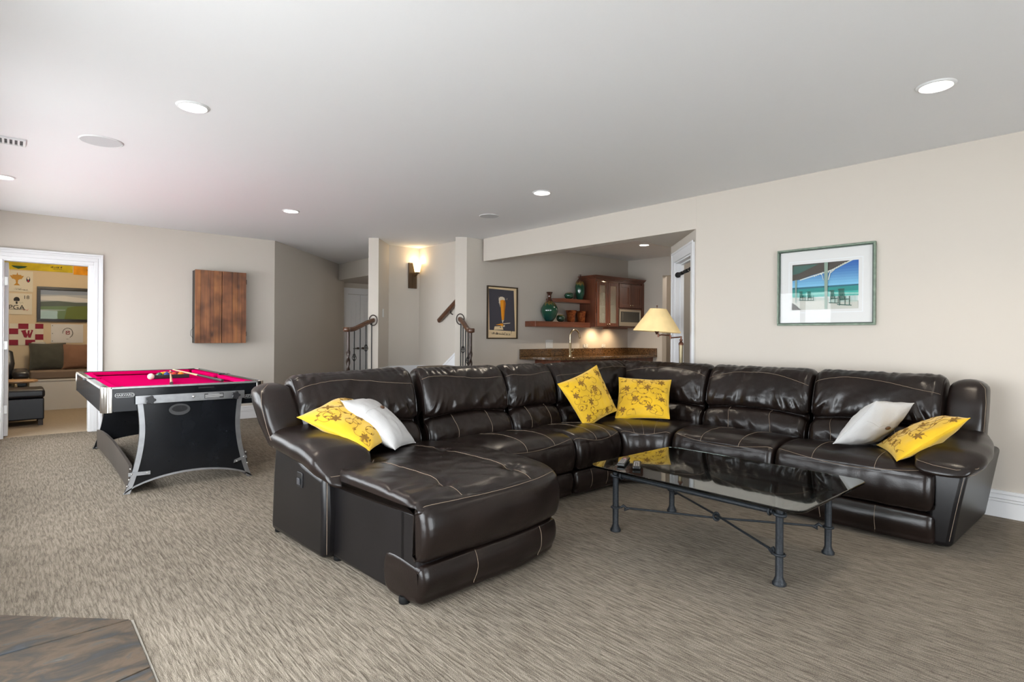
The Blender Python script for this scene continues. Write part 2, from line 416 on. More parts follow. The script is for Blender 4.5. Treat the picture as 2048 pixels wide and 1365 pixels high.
# ---- angled hall wall, closet wall, hall soffit
struct('wall_hall_angled', MB().prism([(2.73, 8.1565), (4.71, 10.235), (4.62, 10.32), (2.64, 8.277)], 0, CH), M_WALL)
struct('soffit_hall', MB().box(4.5, 5.9, 7.6, 10.4, 2.145, CH), M_WALL)
struct('wall_closet', MB().box(4.55, 4.86, 10.4, 10.52, 0, CH).box(4.86, 5.40, 10.4, 10.52, 1.93, CH).box(5.40, 5.9, 10.4, 10.52, 0, CH), M_WALL)
struct('wall_hall_leak_stop', MB().prism([(4.60, 10.30), (4.705, 10.24), (4.705, 10.3995), (4.56, 10.3995)], 0, CH), M_WALL)  # added piece closing a gap that leaked sky light into the hall
struct('closet_leak_stop', MB().box(4.80, 5.46, 10.53, 10.56, 0, 2.1), mat('leak_stop_dark', (.12, .12, .12), .9))  # added dark panel blocking sky light that leaked above the closet doors
struct('wall_hall_right', MB().box(5.8, 5.92, 7.5, 10.4, 0, CH).box(4.71, 5.92, 7.50, 7.6, 0, CH), M_WALL)
mb = MB().box(4.77, 4.86, 10.382, 10.4, 0, 2.05).box(5.40, 5.49, 10.382, 10.4, 0, 2.05).box(4.86, 5.40, 10.382, 10.4, 1.93, 2.05)
struct('trim_3', mb, M_TRIM, label='white casing of the hall closet')
# closet double doors
M_LEVER = mat('lever_bronze', (0.16, 0.13, 0.11), 0.35, metal=1.0)
def closet_leaf(n, x0, x1, hx, hd):
    o = struct('door_%d' % n, MB().box(x0, x1, 10.405, 10.44, 0.01, 1.925), M_TRIM, label='white panelled closet door leaf in the hall', bevel=0.002)
    w = x1 - x0; m_ = 0.07
    for (z0, z1) in ((0.12, 0.62), (0.80, 0.90), (1.0, 1.80)):
        if z1 - z0 < .2: continue
        mb = MB()
        for (a, b, c, d) in ((x0 + m_, x1 - m_, z0, z0 + .02), (x0 + m_, x1 - m_, z1 - .02, z1), (x0 + m_, x0 + m_ + .02, z0 + .02, z1 - .02), (x1 - m_ - .02, x1 - m_, z0 + .02, z1 - .02)):
            mb.box(a, b, 10.398, 10.405, c, d)
        mb.build('panel_moulding', M_TRIM, o, bevel=0.003)
    h = MB().tube([(hx, 10.405, .875), (hx, 10.365, .875)], 0.022, 12).tube([(hx, 10.36, .875), (hx + hd * .11, 10.36, .872)], 0.009)
    h.build('lever_handle', M_LEVER, o, smooth=40)
closet_leaf(2, 4.865, 5.124, 5.075, -1); closet_leaf(3, 5.128, 5.395, 5.175, 1)
# ---- side room shell
struct('wall_side_room_back', MB().box(-1.6, 2.4, 11.3, 11.42, 0, CH), M_TANWALL)
struct('wall_side_room_left', MB().box(-1.6, -1.5, 8.28, 11.3, 0, CH), M_TANWALL)
struct('wall_side_room_right', MB().box(2.3, 2.4, 8.28, 11.3, 0, CH), M_TANWALL)
struct('wall_side_room_front', MB().box(-1.5, DX0 - .003, 8.277, 8.287, 0, CH).box(DX1 + .003, 2.3, 8.277, 8.287, 0, CH), M_TANWALL)

# ---- baseboards (stepped profile)
M_BASE = M_TRIM
def baseboard(name, p0, p1, nx, ny, z0=0.0, h=0.17):
    """runs from p0 to p1, thickness grows to (nx,ny)"""
    mb = MB()
    for (a, b, d) in ((0, .60, .016), (.60, .70, .019), (.70, .88, .012), (.88, 1.0, .016)):
        mb.prism([p0, p1, (p1[0] + nx * d, p1[1] + ny * d), (p0[0] + nx * d, p0[1] + ny * d)], z0 + a * h, z0 + b * h - (0.002 if b < 1 else 0))
    return struct(name, mb, M_BASE)
baseboard('baseboard_right', (4.757, -2.6), (4.757, 2.85), -1, 0)
baseboard('baseboard_left', (DX1 + cw + .002, 8.156), (2.73, 8.156), 0, -1)
q = math.sqrt(.5)
baseboard('baseboard_hall', (2.735, 8.157), (4.71, 10.23), q, -q)
baseboard('baseboard_bar', (4.52, 6.082), (5.76, 6.081), 0, -1)
# ---- stair: landing, steps down into the room, first step up, skirt boards
M_STEP = M_CARPET
u1 = Vector((3.69, 6.955)); u2 = Vector((4.41, 6.18)); dn = Vector((-0.735, -0.678))
struct('stair_landing', MB().prism([(3.70, 6.95), (4.085, 7.375), (4.585, 7.375), (4.585, 6.23), (4.46, 6.22), (4.40, 6.20)], 0.0, 0.54), M_STEP)
for i, (e, z) in enumerate(((0.27, 0.36), (0.54, 0.18))):
    a, b = u1 + dn * (e - .27) + Vector((-.05, .03)), u2 + dn * (e - .27) + Vector((.03, -.05))
    c, d = u2 + dn * e + Vector((.03, -.05)), u1 + dn * e + Vector((-.05, .03))
    struct('stair_step', MB().prism([tuple(a), tuple(b), tuple(c), tuple(d)], 0, z), M_STEP, bevel=0.02)
struct('stair_step', MB().box(4.10, 4.585, 6.235, 6.66, 0.54, 0.72), M_STEP, bevel=0.02)
mb = MB().prism([(4.09, 7.379), (4.575, 7.379), (4.575, 7.366), (4.085, 7.366)], 0.54, 0.655).prism([(4.09, 7.379), (4.575, 7.379), (4.575, 7.361), (4.085, 7.361)], 0.655, 0.69)
mb.box(4.575, 4.59, 6.75, 7.379, 0.54, 0.655).box(4.571, 4.59, 6.75, 7.379, 0.655, 0.69)
mb.slab([(6.75, 0.54), (6.75, 0.70), (6.24, 1.02), (6.24, 0.54)], 'x', 4.577, 4.59)
mb.slab([(6.75, 0.665), (6.75, 0.70), (6.24, 1.02), (6.24, 0.985)], 'x', 4.571, 4.577)
struct('trim_4', mb, M_TRIM, label='white skirt board of the stair landing')
mb = MB().prism([(3.691, 6.957), (4.079, 7.378), (4.088, 7.369), (3.70, 6.948)], 0.54, 0.69)
struct('trim_5', mb, M_TRIM, label='white skirt board beside the stair post')

# ---- slate hearth at the lower corner
def slate(i):
    m = bpy.data.materials.new('slate_%d' % i); m.use_nodes = True
    nt = m.node_tree; n = nt.nodes; l = nt.links; b = n['Principled BSDF']
    tc = n.new('ShaderNodeTexCoord'); mp = n.new('ShaderNodeMapping'); mp.inputs['Location'].default_value = (i * 3.1, i * 1.7, 0)
    mp.inputs['Rotation'].default_value = (0, 0, 0.7 + i); mp.inputs['Scale'].default_value = (1, 2.2, 1)
    l.new(tc.outputs['Object'], mp.inputs['Vector'])
    t = n.new('ShaderNodeTexNoise'); t.inputs['Scale'].default_value = 5.5; t.inputs['Detail'].default_value = 10; t.inputs['Distortion'].default_value = .9; t.inputs['Roughness'].default_value = .62
    l.new(mp.outputs[0], t.inputs['Vector'])
    r = n.new('ShaderNodeValToRGB'); e = r.color_ramp.elements
    e[0].position = .28; e[0].color = (0.036, 0.042, 0.050, 1); e[1].position = .72; e[1].color = (0.085, 0.077, 0.066, 1)
    for p, c in ((.40, (0.030, 0.028, 0.026, 1)), (.50, (0.055, 0.041, 0.029, 1)), (.58, (0.080, 0.056, 0.038, 1)), (.65, (0.045, 0.045, 0.041, 1))):
        x = e.new(p); x.color = c
    l.new(t.outputs[0], r.inputs[0]); l.new(r.outputs[0], b.inputs['Base Color'])
    b.inputs['Roughness'].default_value = .55; b.inputs['Specular IOR Level'].default_value = .25
    bp = n.new('ShaderNodeBump'); bp.inputs['Strength'].default_value = .35; bp.inputs['Distance'].default_value = .006
    l.new(t.outputs[0], bp.inputs['Height']); l.new(bp.outputs[0], b.inputs['Normal'])
    return m
M_GROUT = mat('grout', (0.30, 0.275, 0.235), 0.9)
hearth = struct('floor_hearth', MB().prism([(-0.45, 3.46), (0.36, 2.671), (0.36, 0.35), (-0.45, 0.35)], -0.01, 0.006), M_GROUT, label='slate tiled floor by the patio door')
g = 0.0035
tiles = [
    [(-0.44, 3.44), (0.345, 2.672), (-0.44, 2.99)],                                # wedge tile between the cut edge and the first joint
    [(-0.44, 2.98), (0.35, 2.664), (0.353, 2.245), (-0.44, 2.245)],
    [(-0.44, 2.237), (0.353, 2.237), (0.353, 1.80), (-0.44, 1.80)],
    [(-0.44, 1.79), (0.353, 1.79), (0.353, 1.30), (-0.44, 1.30)],
    [(-0.44, 1.29), (0.353, 1.29), (0.353, 0.8), (-0.44, 0.8)],
    [(-0.44, 0.79), (0.353, 0.79), (0.353, 0.36), (-0.44, 0.36)]]
# joints run at a slant across the hearth
tiles[0] = [(-0.44, 3.44), (0.346, 2.674), (-0.031, 2.668), (-0.44, 2.66)]
tiles[1] = [(-0.44, 2.653), (-0.031, 2.660), (0.350, 2.667), (0.352, 2.250), (0.26, 2.225), (-0.44, 2.05)]
tiles[2] = [(-0.44, 2.042), (0.26, 2.217), (0.352, 2.242), (0.352, 1.80), (-0.44, 1.60)]
tiles[3] = [(-0.44, 1.592), (0.352, 1.792), (0.352, 1.35), (-0.44, 1.15)]
tiles[4] = [(-0.44, 1.142), (0.352, 1.342), (0.352, 0.9), (-0.44, 0.7)]
tiles[5] = [(-0.44, 0.692), (0.352, 0.892), (0.352, 0.36), (-0.44, 0.36)]
for i, t in enumerate(tiles):
    MB().prism(t, 0.004, 0.013).build('tile', slate(i), hearth, bevel=0.002)
# ================================================================ sectional sofa
M_LEATHER = mat('leather_dark_brown', (0.0098, 0.0060, 0.0049), 0.275, spec=0.42, var=0.25, vscale=5, bump=0.12, bscale=150)
M_LEATHER2 = mat('leather_smooth_brown', (0.0052, 0.0044, 0.0048), 0.34, spec=0.42, var=0.15, vscale=4, bump=0.08, bscale=300)
M_STITCH = mat('stitch_tan', (0.24, 0.18, 0.13), 0.7)
M_FOOT = mat('foot_black', (.004, .004, .004), .7, spec=.2)
M_BLACKPL = mat('black_plastic', (0.012, 0.012, 0.013), 0.35)

def crspline(ctrl, K, closed=True):
    n = len(ctrl); out = []
    for k in range(K):
        t = k / K * n if closed else k / (K - 1) * (n - 1)
        i = int(math.floor(t)); f = t - i
        if not closed and i >= n - 1: i = n - 2; f = 1.0
        g = (lambda j: ctrl[j % n]) if closed else (lambda j: ctrl[min(max(j, 0), n - 1)])
        p0, p1, p2, p3 = g(i - 1), g(i), g(i + 1), g(i + 2)
        out.append(tuple(0.5 * (2 * b + (c - a) * f + (2 * a - 5 * b + 4 * c - d) * f * f + (3 * b - a - 3 * c + d) * f ** 3)
                         for a, b, c, d in zip(p0, p1, p2, p3)))
    return out

def nz(x, y, z=0.0): return noise.noise(Vector((x, y, z)))
def ridge(x): return 1 - abs(x) * 2.0

class Sweep:
    """a padded upholstery body: a closed (depth,height) profile swept across a width with rounded ends"""
    def __init__(s, ctrl, frame, a0, a1, n=40, K=72, rnd=0.05, warp=None, disp=None):
        s.n = n; s.K = K; base = crspline(ctrl, K)
        w = (a1 - a0) / 2; c = (a0 + a1) / 2; s.P = []
        ar = sum(base[i - 1][0] * base[i][1] - base[i][0] * base[i - 1][1] for i in range(K))
        sg = 1 if ar > 0 else -1
        for i in range(n + 1):
            q = math.sin(PI / 2 * (2 * i / n - 1)); a = c + w * q
            e = w * (1 - abs(q))
            ins = rnd * (1 - math.sqrt(max(0, 1 - (1 - e / rnd) ** 2))) if e < rnd else 0.0
            pr = [warp(q, j / K, *base[j]) if warp else base[j] for j in range(K)]
            row = []
            for j in range(K):
                p, m = pr[j - 2], pr[(j + 2) % K]
                t = (m[0] - p[0], m[1] - p[1]); L = math.hypot(*t) or 1
                nx, ny = sg * t[1] / L, -sg * t[0] / L
                o = (disp(q, j / K, a, *pr[j]) if disp else 0.0) * min(1, e / rnd + .25) - ins
                row.append(frame(a, pr[j][0] + nx * o, pr[j][1] + ny * o))
            s.P.append([Vector(p) for p in row])
    def mesh(s):
        mb = MB().grid(s.P, cv=True)
        for i in (0, s.n):
            idx = [i * s.K + j for j in range(s.K)]
            mb.f.append(tuple(idx if i == 0 else idx[::-1])); mb.m.append(0)
        return mb
    def at(s, q, t, lift=0.0):
        x = (math.asin(max(-1, min(1, q))) * 2 / PI + 1) / 2 * s.n; y = (t % 1.0) * s.K
        i = min(int(x), s.n - 1); j = int(y); fx = x - i; fy = y - j
        g = lambda a, b: s.P[min(a, s.n)][b % s.K]
        p = g(i, j) * (1 - fx) * (1 - fy) + g(i + 1, j) * fx * (1 - fy) + g(i, j + 1) * (1 - fx) * fy + g(i + 1, j + 1) * fx * fy
        if lift:
            nn = (g(i + 1, j) - g(i, j)).cross(g(i, j + 1) - g(i, j))
            cc = sum(s.P[s.n // 2], Vector()) / s.K
            if nn.length > 0:
                nn.normalize()
                # outward: away from the row centre
                rc = sum(s.P[min(i, s.n)], Vector()) / s.K
                if nn.dot(p - rc) < 0 and not s.flip: nn = -nn
                p = p + nn * lift
        return p
    flip = False
def stitch(sw, path, parent, r=0.0011, name='stitching', sub=6):
    pts = []
    for k in range(len(path) - 1):
        for i in range(sub):
            f = i / sub
            pts.append((path[k][0] * (1 - f) + path[k + 1][0] * f, path[k][1] * (1 - f) + path[k + 1][1] * f))
    pts.append(path[-1])
    MB().tube([sw.at(q, t, .0010) for q, t in pts], r, 5).build(name, M_LEATHER if name == 'piping' else M_STITCH, parent, smooth=60)
def loft(secs, n=28, ex=3.0, side=None, ends=5, wr=0.0):
    """pad through sections (centre, half-width vector, half-height vector) with rounded tips"""
    rings = []
    m = len(secs)
    C = [Vector(s[0]) for s in secs]
    def ring(c, u, v, k):
        out = []
        for i in range(n):
            th = 2 * PI * i / n; ct, st = math.cos(th), math.sin(th)
            p = c + (u * (abs(ct) ** (2 / ex) * (1 if ct >= 0 else -1)) + v * (abs(st) ** (2 / ex) * (1 if st >= 0 else -1))) * k
            if wr: p = p + (p - c).normalized() * wr * nz(p.x * 9, p.y * 9, p.z * 9)
            out.append(p)
        return out
    d0 = (C[0] - C[1]).normalized(); d1 = (C[-1] - C[-2]).normalized()
    u0, v0 = Vector(secs[0][1]), Vector(secs[0][2]); u1, v1 = Vector(secs[-1][1]), Vector(secs[-1][2])
    t0 = min(u0.length, v0.length) * .8; t1 = min(u1.length, v1.length) * .8
    for i in range(ends):
        a = PI / 2 * (1 - i / ends); rings.append(ring(C[0] + d0 * t0 * math.sin(a), u0, v0, max(.02, 1 - (1 - math.cos(a)) * min(1, t0 / max(u0.length, v0.length) + .55))))
    for i in range(m - 1):
        for f in (0, .25, .5, .75):
            rings.append(ring(C[i].lerp(C[i + 1], f), Vector(secs[i][1]).lerp(Vector(secs[i + 1][1]), f), Vector(secs[i][2]).lerp(Vector(secs[i + 1][2]), f), 1))
    for i in range(ends + 1):
        a = PI / 2 * i / ends; rings.append(ring(C[-1] + d1 * t1 * math.sin(a), u1, v1, max(.02, 1 - (1 - math.cos(a)) * min(1, t1 / max(u1.length, v1.length) + .55))))
    mb = MB().grid(rings, cv=True)
    mb.f += [tuple(range(n - 1, -1, -1)), tuple((len(rings) - 1) * n + k for k in range(n))]; mb.m += [0, 0]
    return mb

SOFA = thing('sectional_sofa', 'dark brown leather sectional sofa with chaise wrapping around the glass coffee table', 'sofa', (3.2, 2.9, 0))
FY = 2.70; FX = 3.70
fL = lambda a, d, z: (a, FY + d, z)                 # left run: across = +X, depth = +Y
fR = lambda a, d, z: (FX + d, -a, z)                # right run: across = -Y, depth = +X
_c, _s = math.cos(R(3.5)), math.sin(R(3.5))
def fC(a, d, z):                                    # chaise module, pushed slightly askew
    x, y = a - 2.10, d
    return (2.10 + x * _c - y * _s, FY + .01 + x * _s + y * _c, z)

SEAT = [(.05, .20), (.0, .215), (-.022, .29), (-.012, .37), (.025, .425), (.12, .452), (.28, .456), (.45, .438), (.62, .41), (.68, .35), (.68, .24), (.4, .20)]
FOOT = [(.05, .018), (.015, .06), (.0, .11), (.012, .165), (.05, .185), (.3, .185), (.3, .018)]
BACK = [(.50, .34), (.498, .42), (.508, .49), (.548, .548), (.592, .566), (.556, .595), (.558, .67), (.582, .76), (.622, .845), (.672, .895), (.728, .910), (.80, .885), (.865, .77), (.90, .5), (.89, .22), (.7, .2)]
NB = len(BACK)
def seat_disp(seed, amp=.004):
    def f(q, t, a, d, z):
        w = amp * nz(a * 9 + seed, d * 3, z * 3) + amp * .5 * nz(a * 4, d * 14 + seed, z * 14) + (amp * .9 * (ridge(nz(a * 16 + seed, z * 5 + d * 3, 7)) - .5) if z < .43 else 0)
        puff = .008 * (1 - q * q) if .28 < t < .75 else 0
        return w + puff
    return f
def back_warp(arc, dz=0.0):
    def f(q, t, d, z):
        k = math.exp(-((t * NB - 4.1) / 1.6) ** 2)
        return d, z + arc * (1 - q * q) * k + dz * q * (1 if z > .6 else .3)
    return f
def back_disp(seed, amp=.013):
    def f(q, t, a, d, z):
        ti = t * NB
        if ti > 12: return 0
        up = math.exp(-((ti - 5.7) / 1.0) ** 2); lo = math.exp(-((ti - 2.2) / 1.1) ** 2); top = math.exp(-((ti - 9.2) / 1.2) ** 2)
        # folds fan out from the lumbar crease, leaning with the distance from the middle
        la = a + (z - .6) * q * .7
        f1 = ridge(nz(la * 13 + seed, z * 2.0, seed)) - .45
        f2 = ridge(nz(la * 27 + seed * 3, z * 3.0, 2.1)) - .45
        fold = f1 + .45 * f2
        diag = ridge(nz((a * 6 - z * 9) + seed * 2, (z * 6 + a * 4) * .35, 3.3)) - .5
        w = amp * (1.0 * up * fold + .7 * lo * (ridge(nz(a * 10 + z * 6 + seed, z * 5, 1.7)) - .5) + .6 * top * (ridge(nz(a * 22 + seed, z * 3 + d * 5, 5.1)) - .4))
        w += amp * .55 * diag * (1 if 4.8 < ti < 9 else .35)
        w += .0016 * nz(a * 40, z * 40, seed)
        puff = (.020 * math.sin(PI * min(1, max(0, (ti - 4.2) / 5))) + .014 * math.sin(PI * min(1, max(0, (ti - .5) / 3.4)))) * (1 - q ** 4)
        return w + puff
    return f
def make_seat(fr, a0, a1, seed, cross=(-.45, .45)):
    sw = Sweep(SEAT, fr, a0 + .004, a1 - .004, n=60, K=96, rnd=.045, disp=seat_disp(seed))
    o = sw.mesh().build('seat_cushion', M_LEATHER, SOFA, smooth=80)
    tf = lambda q: (4.0 - .75 * (1 - q * q)) / 12
    stitch(sw, [(-.97 + 1.94 * i / 14, tf(-.97 + 1.94 * i / 14)) for i in range(15)], o)
    for q in cross: stitch(sw, [(q, tf(q) + (8.0 / 12 - tf(q)) * i / 8) for i in range(9)], o)
    sw2 = Sweep(FOOT, fr, a0 + .006, a1 - .006, n=24, K=42, rnd=.03, disp=lambda q, t, a, d, z: .006 * (1 - q * q) + .003 * nz(a * 8 + seed, z * 20, d * 4))
    o2 = sw2.mesh().build('footrest_panel', M_LEATHER, SOFA, smooth=80)
    for q in (-.35, .35): stitch(sw2, [(q, .10 + .40 * i / 6) for i in range(7)], o2)
def make_back(fr, a0, a1, seed, arc=.035, lum=(-.42, .38), dz=0.0, n=90):
    sw = Sweep(BACK, fr, a0 + .004, a1 - .004, n=n, K=160, rnd=.055, warp=back_warp(arc, dz), disp=back_disp(seed))
    o = sw.mesh().build('backrest', M_LEATHER, SOFA, smooth=80)
    wave = lambda q: (8.0 + .30 * math.sin(q * 2.6 + seed) - .35 * q * q) / NB
    stitch(sw, [(-.96 + 1.92 * i / 16, wave(-.96 + 1.92 * i / 16)) for i in range(17)], o)
    for q in lum: stitch(sw, [(q + .03 * math.sin(i), (.9 + 2.7 * i / 6) / NB) for i in range(7)], o, r=.0011)
    for q in (-.975, .975): stitch(sw, [(q, (.8 + 9 * i / 14) / NB) for i in range(15)], o, r=.003, name='piping')
# --- left run
make_seat(fL, 2.10, 2.965, 1.0, cross=(-.1, .5)); make_seat(fL, 2.965, 3.475, 2.0, cross=(-.2, .45))
make_back(fC, 1.25, 2.075, 3.0, dz=.012); make_back(fL, 2.08, 2.84, 4.0); make_back(fL, 2.84, 3.365, 5.0, n=70)
make_back(fL, 3.365, 4.40, 6.0, arc=.02, lum=(-.5,))
# --- right run
make_back(fR, -3.46, -2.48, 7.0, arc=.02, lum=(.35,)); make_back(fR, -2.475, -1.66, 8.0); make_back(fR, -1.655, -0.885, 9.0, lum=(-.6, .4))
make_seat(fR, -2.42, -1.66, 10.0, cross=(-.35, .4)); make_seat(fR, -1.655, -0.80, 11.0, cross=(-.45, .35))
# --- corner seat wedge
cp = [(3.478, 2.685), (3.53, 2.655), (3.60, 2.60), (3.655, 2.52), (3.682, 2.425), (4.30, 2.425), (4.35, 3.3), (3.478, 3.3)]
def bez(p, q, r, f): return tuple((1 - f) ** 2 * a_ + 2 * f * (1 - f) * b_ + f * f * c_ for a_, b_, c_ in zip(p, q, r))
def fW(a, d, z):      # corner wedge: a in 0..0.4 runs along the concave front, depth runs into the corner
    f = a / .40
    F = bez((3.478, 2.69), (3.62, 2.63), (3.69, 2.425), f); B = bez((3.478, 3.34), (4.7, 3.55), (4.34, 2.425), f)
    k_ = d / .66
    return (F[0] + (B[0] - F[0]) * k_, F[1] + (B[1] - F[1]) * k_, z)
sw = Sweep(SEAT, fW, .004, .396, n=40, K=72, rnd=.035, disp=seat_disp(12.0))
o = sw.mesh().build('corner_seat', M_LEATHER, SOFA, smooth=80)
tf = lambda q: (4.0 - .6 * (1 - q * q)) / 12
stitch(sw, [(-.97 + 1.94 * i / 14, tf(-.97 + 1.94 * i / 14)) for i in range(15)], o)
for q in (-.45, 0, .45): stitch(sw, [(q, tf(q) + (7.0 / 12 - tf(q)) * i / 8) for i in range(9)], o)
MB().prism([(x + .03, y + .03) for x, y in cp], .018, .19).build('corner_base', M_LEATHER, SOFA, smooth=60, bevel=.02)
# --- chaise
TOPP = [(-.58, .385), (-.635, .388), (-.668, .402), (-.655, .430), (-.57, .458), (-.4, .472), (-.1, .476), (.2, .466), (.5, .44), (.62, .42), (.63, .39), (.3, .372), (-.3, .372)]
FRONTP = [(-.60, .195), (-.655, .20), (-.690, .235), (-.704, .30), (-.700, .365), (-.682, .412), (-.64, .430), (-.59, .40)]
def fCH(a, d, z):      # the front of the chaise curves back towards its inner corner
    w = max(0.0, min(1.0, (a - 1.45) / .66)); k = max(0.0, min(1.2, -d / .69))
    return fC(a, d + .055 * w ** 4 * k, z)
NCH = len(TOPP); AC0, AC1 = 1.205, 2.125
tuft = [(-.47, -.51), (.47, -.51), (-.47, .06), (.47, .06)]
def ch_disp(q, t, a, d, z):
    w = .0035 * nz(a * 6, d * 16, z * 6) + .008 * (1 - q * q) * (1 if z > .4 else .4)
    if z > .40:
        for tq, td in tuft:
            dx = (q - tq) * .45; dy = d - td; r2 = dx * dx + dy * dy; r = math.sqrt(r2)
            w -= .022 * math.exp(-r2 / .0018)
            w += .006 * math.sin(math.atan2(dy, dx) * 9) * math.exp(-r / .07) * min(1, r / .02)
        w -= .004 * math.exp(-((abs(q) - .47) * .45 / .012) ** 2)
        # creases fanning off the outer edge
        w += .007 * (ridge(nz(d * 24, a * 5, 2.2)) - .4) * math.exp(-(q + 1) * 1.5) + .003 * (ridge(nz(d * 9 + a * 3, a * 9, 8.2)) - .5)
    return w
swf = Sweep(FRONTP, fCH, AC0 + .002, AC1 - .004, n=44, K=60, rnd=.04, disp=lambda q, t, a, d, z: .008 * (1 - q * q) + .003 * nz(a * 8, z * 14, 2) + .003 * (ridge(nz(z * 26, a * 6, 4)) - .5) * math.exp(-(1 - abs(q)) * 8))
swf.mesh().build('chaise_front', M_LEATHER, SOFA, smooth=80)
sw = Sweep(TOPP, fCH, AC0 - .006, AC1 + .002, n=80, K=150, rnd=.036, disp=ch_disp)
o = sw.mesh().build('chaise_cushion', M_LEATHER, SOFA, smooth=80)
t4 = lambda q: (2.75 - .25 * (1 - q * q)) / NCH
tq = lambda q: (5.75 - .45 * (1 - q * q)) / 8
stitch(swf, [(-.97 + 1.94 * i / 14, tq(-.97 + 1.94 * i / 14)) for i in range(15)], o)
for q in (-.47, .47): stitch(sw, [(q, t4(q) + (8.4 / NCH - t4(q)) * i / 20) for i in range(21)], o, r=.0011)
FT = [(-.62, .018), (-.66, .055), (-.682, .11), (-.672, .17), (-.63, .187), (-.40, .187), (-.40, .018)]
sw = Sweep(FT, fCH, AC0 + .004, AC1 - .012, n=30, K=42, rnd=.03, disp=lambda q, t, a, d, z: .006 * (1 - q * q) + .003 * nz(a * 8, z * 20, d * 4))
o = sw.mesh().build('footrest_panel', M_LEATHER, SOFA, smooth=80)
for q in (-.35, .62): stitch(sw, [(q, .10 + .40 * i / 6) for i in range(7)], o)
def cbox(a0, a1, d0, d1, z0, z1): return MB().prism([fC(a, d, 0)[:2] for a, d in ((a0, d0), (a1, d0), (a1, d1), (a0, d1))], z0, z1)
cbox(AC0 + .010, AC1 - .035, -.56, .60, .018, .405).build('chaise_base', M_LEATHER2, SOFA, bevel=.02, smooth=40)
cbox(AC0 + .010, AC0 + .40, -.645, -.50, .018, .405).build('chaise_side', M_LEATHER2, SOFA, bevel=.02, smooth=40)
# --- inner frames that close the gap under and behind the pads
MB().box(2.09, 4.3, 2.80, 3.60, .04, .40).build('frame', M_LEATHER2, SOFA)
MB().box(3.80, 4.60, 0.86, 3.3, .04, .40).build('frame', M_LEATHER2, SOFA)
# --- left arm (on the chaise module)
arm = MB()
prof = [(.075, .018), (.06, .25), (.075, .43), (.30, .47), (.50, .56), (.66, .58), (.70, .30), (.72, .018)]
a0, a1 = 1.155, 1.40
n = len(prof); vs = [fC(a0, d, z) for d, z in prof] + [fC(a1, d, z) for d, z in prof]
arm.add(vs, [tuple(range(n - 1, -1, -1)), tuple(range(n, 2 * n))] + [(i, (i + 1) % n, n + (i + 1) % n, n + i) for i in range(n)])
o = arm.build('arm', M_LEATHER2, SOFA, bevel=.035, seg=4, smooth=50)
MB().tube([fC(1.17, .062, .05 + .36 * i / 8) for i in range(9)], .0011, 5).build('stitching', M_STITCH, o)
U = Vector(fC(1, 0, 0)) - Vector(fC(0, 0, 0)); D_ = Vector(fC(0, 1, 0)) - Vector(fC(0, 0, 0)); Z_ = Vector((0, 0, 1))
def cv(a, d, z): return Vector(fC(a, d, z))
pad = loft([(cv(1.265, .02, .445), U * .13, (Z_ * .055 + D_ * .03)), (cv(1.27, .10, .485), U * .165, Z_ * .072), (cv(1.27, .25, .525), U * .17, Z_ * .075), (cv(1.25, .42, .545), U * .16, Z_ * .075), (cv(1.22, .60, .56), U * .13, Z_ * .07)], ex=2.6, wr=.006)
p = pad.build('arm_pad', M_LEATHER, o, smooth=80)
MB().tube([cv(1.115, .46, .545), cv(1.105, .30, .52), cv(1.115, .12, .477), cv(1.16, .0, .447), cv(1.28, -.025, .452), cv(1.375, .0, .462), cv(1.43, .06, .48)], .0011, 5).build('stitching', M_STITCH, p)
wing = loft([(cv(1.195, .60, .545), U * .095, D_ * .08), (cv(1.18, .64, .64), U * .11, D_ * .09), (cv(1.165, .69, .75), U * .11, D_ * .095), (cv(1.165, .725, .80), U * .105, D_ * .085)], ex=3.6, wr=.004)
p = wing.build('wing', M_LEATHER, SOFA, smooth=80)
MB().tube([cv(1.10, .545, .52), cv(1.075, .57, .62), cv(1.06, .615, .74), cv(1.075, .655, .82), cv(1.12, .68, .855)], .0011, 5).build('stitching', M_STITCH, p)
# recliner latch on the outer side of the arm
lt = MB().prism([fC(a, d, 0)[:2] for a, d in ((1.149, .30), (1.156, .30), (1.156, .36), (1.149, .36))], .335, .415)
lo = lt.build('recliner_latch', M_BLACKPL, o, bevel=.004)
MB().prism([fC(a, d, 0)[:2] for a, d in ((1.140, .315), (1.149, .315), (1.149, .345), (1.140, .345))], .35, .385).build('latch_lever', mat('latch_grey', (.05, .05, .055), .3), lo, bevel=.003)
# --- right arm
arm = MB()
pf = [(0.05, .018), (0.035, .25), (0.05, .43), (.30, .45), (.55, .47), (.75, .47), (.93, .47), (.93, .018)]
a_in = -0.845
def ao(z): return -0.735 + .075 * max(0, z - .035) / .43           # outer side leans out towards the top
vs = [fR(a_in, d, z) for d, z in pf] + [fR(ao(z), d, z) for d, z in pf]; n = len(pf); 
arm.add(vs, [tuple(range(n - 1, -1, -1)), tuple(range(n, 2 * n))] + [(i, (i + 1) % n, n + (i + 1) % n, n + i) for i in range(n)])
o = arm.build('arm', M_LEATHER2, SOFA, bevel=.03, seg=4, smooth=50)
MB().tube([fR(ao(z) - .012, .047 - .012 * math.sin((z - .03) / .4 * PI), z) for z in [.06 + .36 * i / 8 for i in range(9)]], .0011, 5).build('stitching', M_STITCH, o)
Ua = Vector((0, -1, 0)); Da = Vector((1, 0, 0))
def rv(a, d, z): return Vector(fR(a, d, z))
pad = loft([(rv(-.765, .0, .455), Ua * .125, Z_ * .04 + Da * .02), (rv(-.755, .10, .488), Ua * .155, Z_ * .055), (rv(-.755, .25, .515), Ua * .16, Z_ * .058), (rv(-.765, .42, .53), Ua * .15, Z_ * .06), (rv(-.78, .60, .54), Ua * .12, Z_ * .06)], ex=2.6, wr=.006)
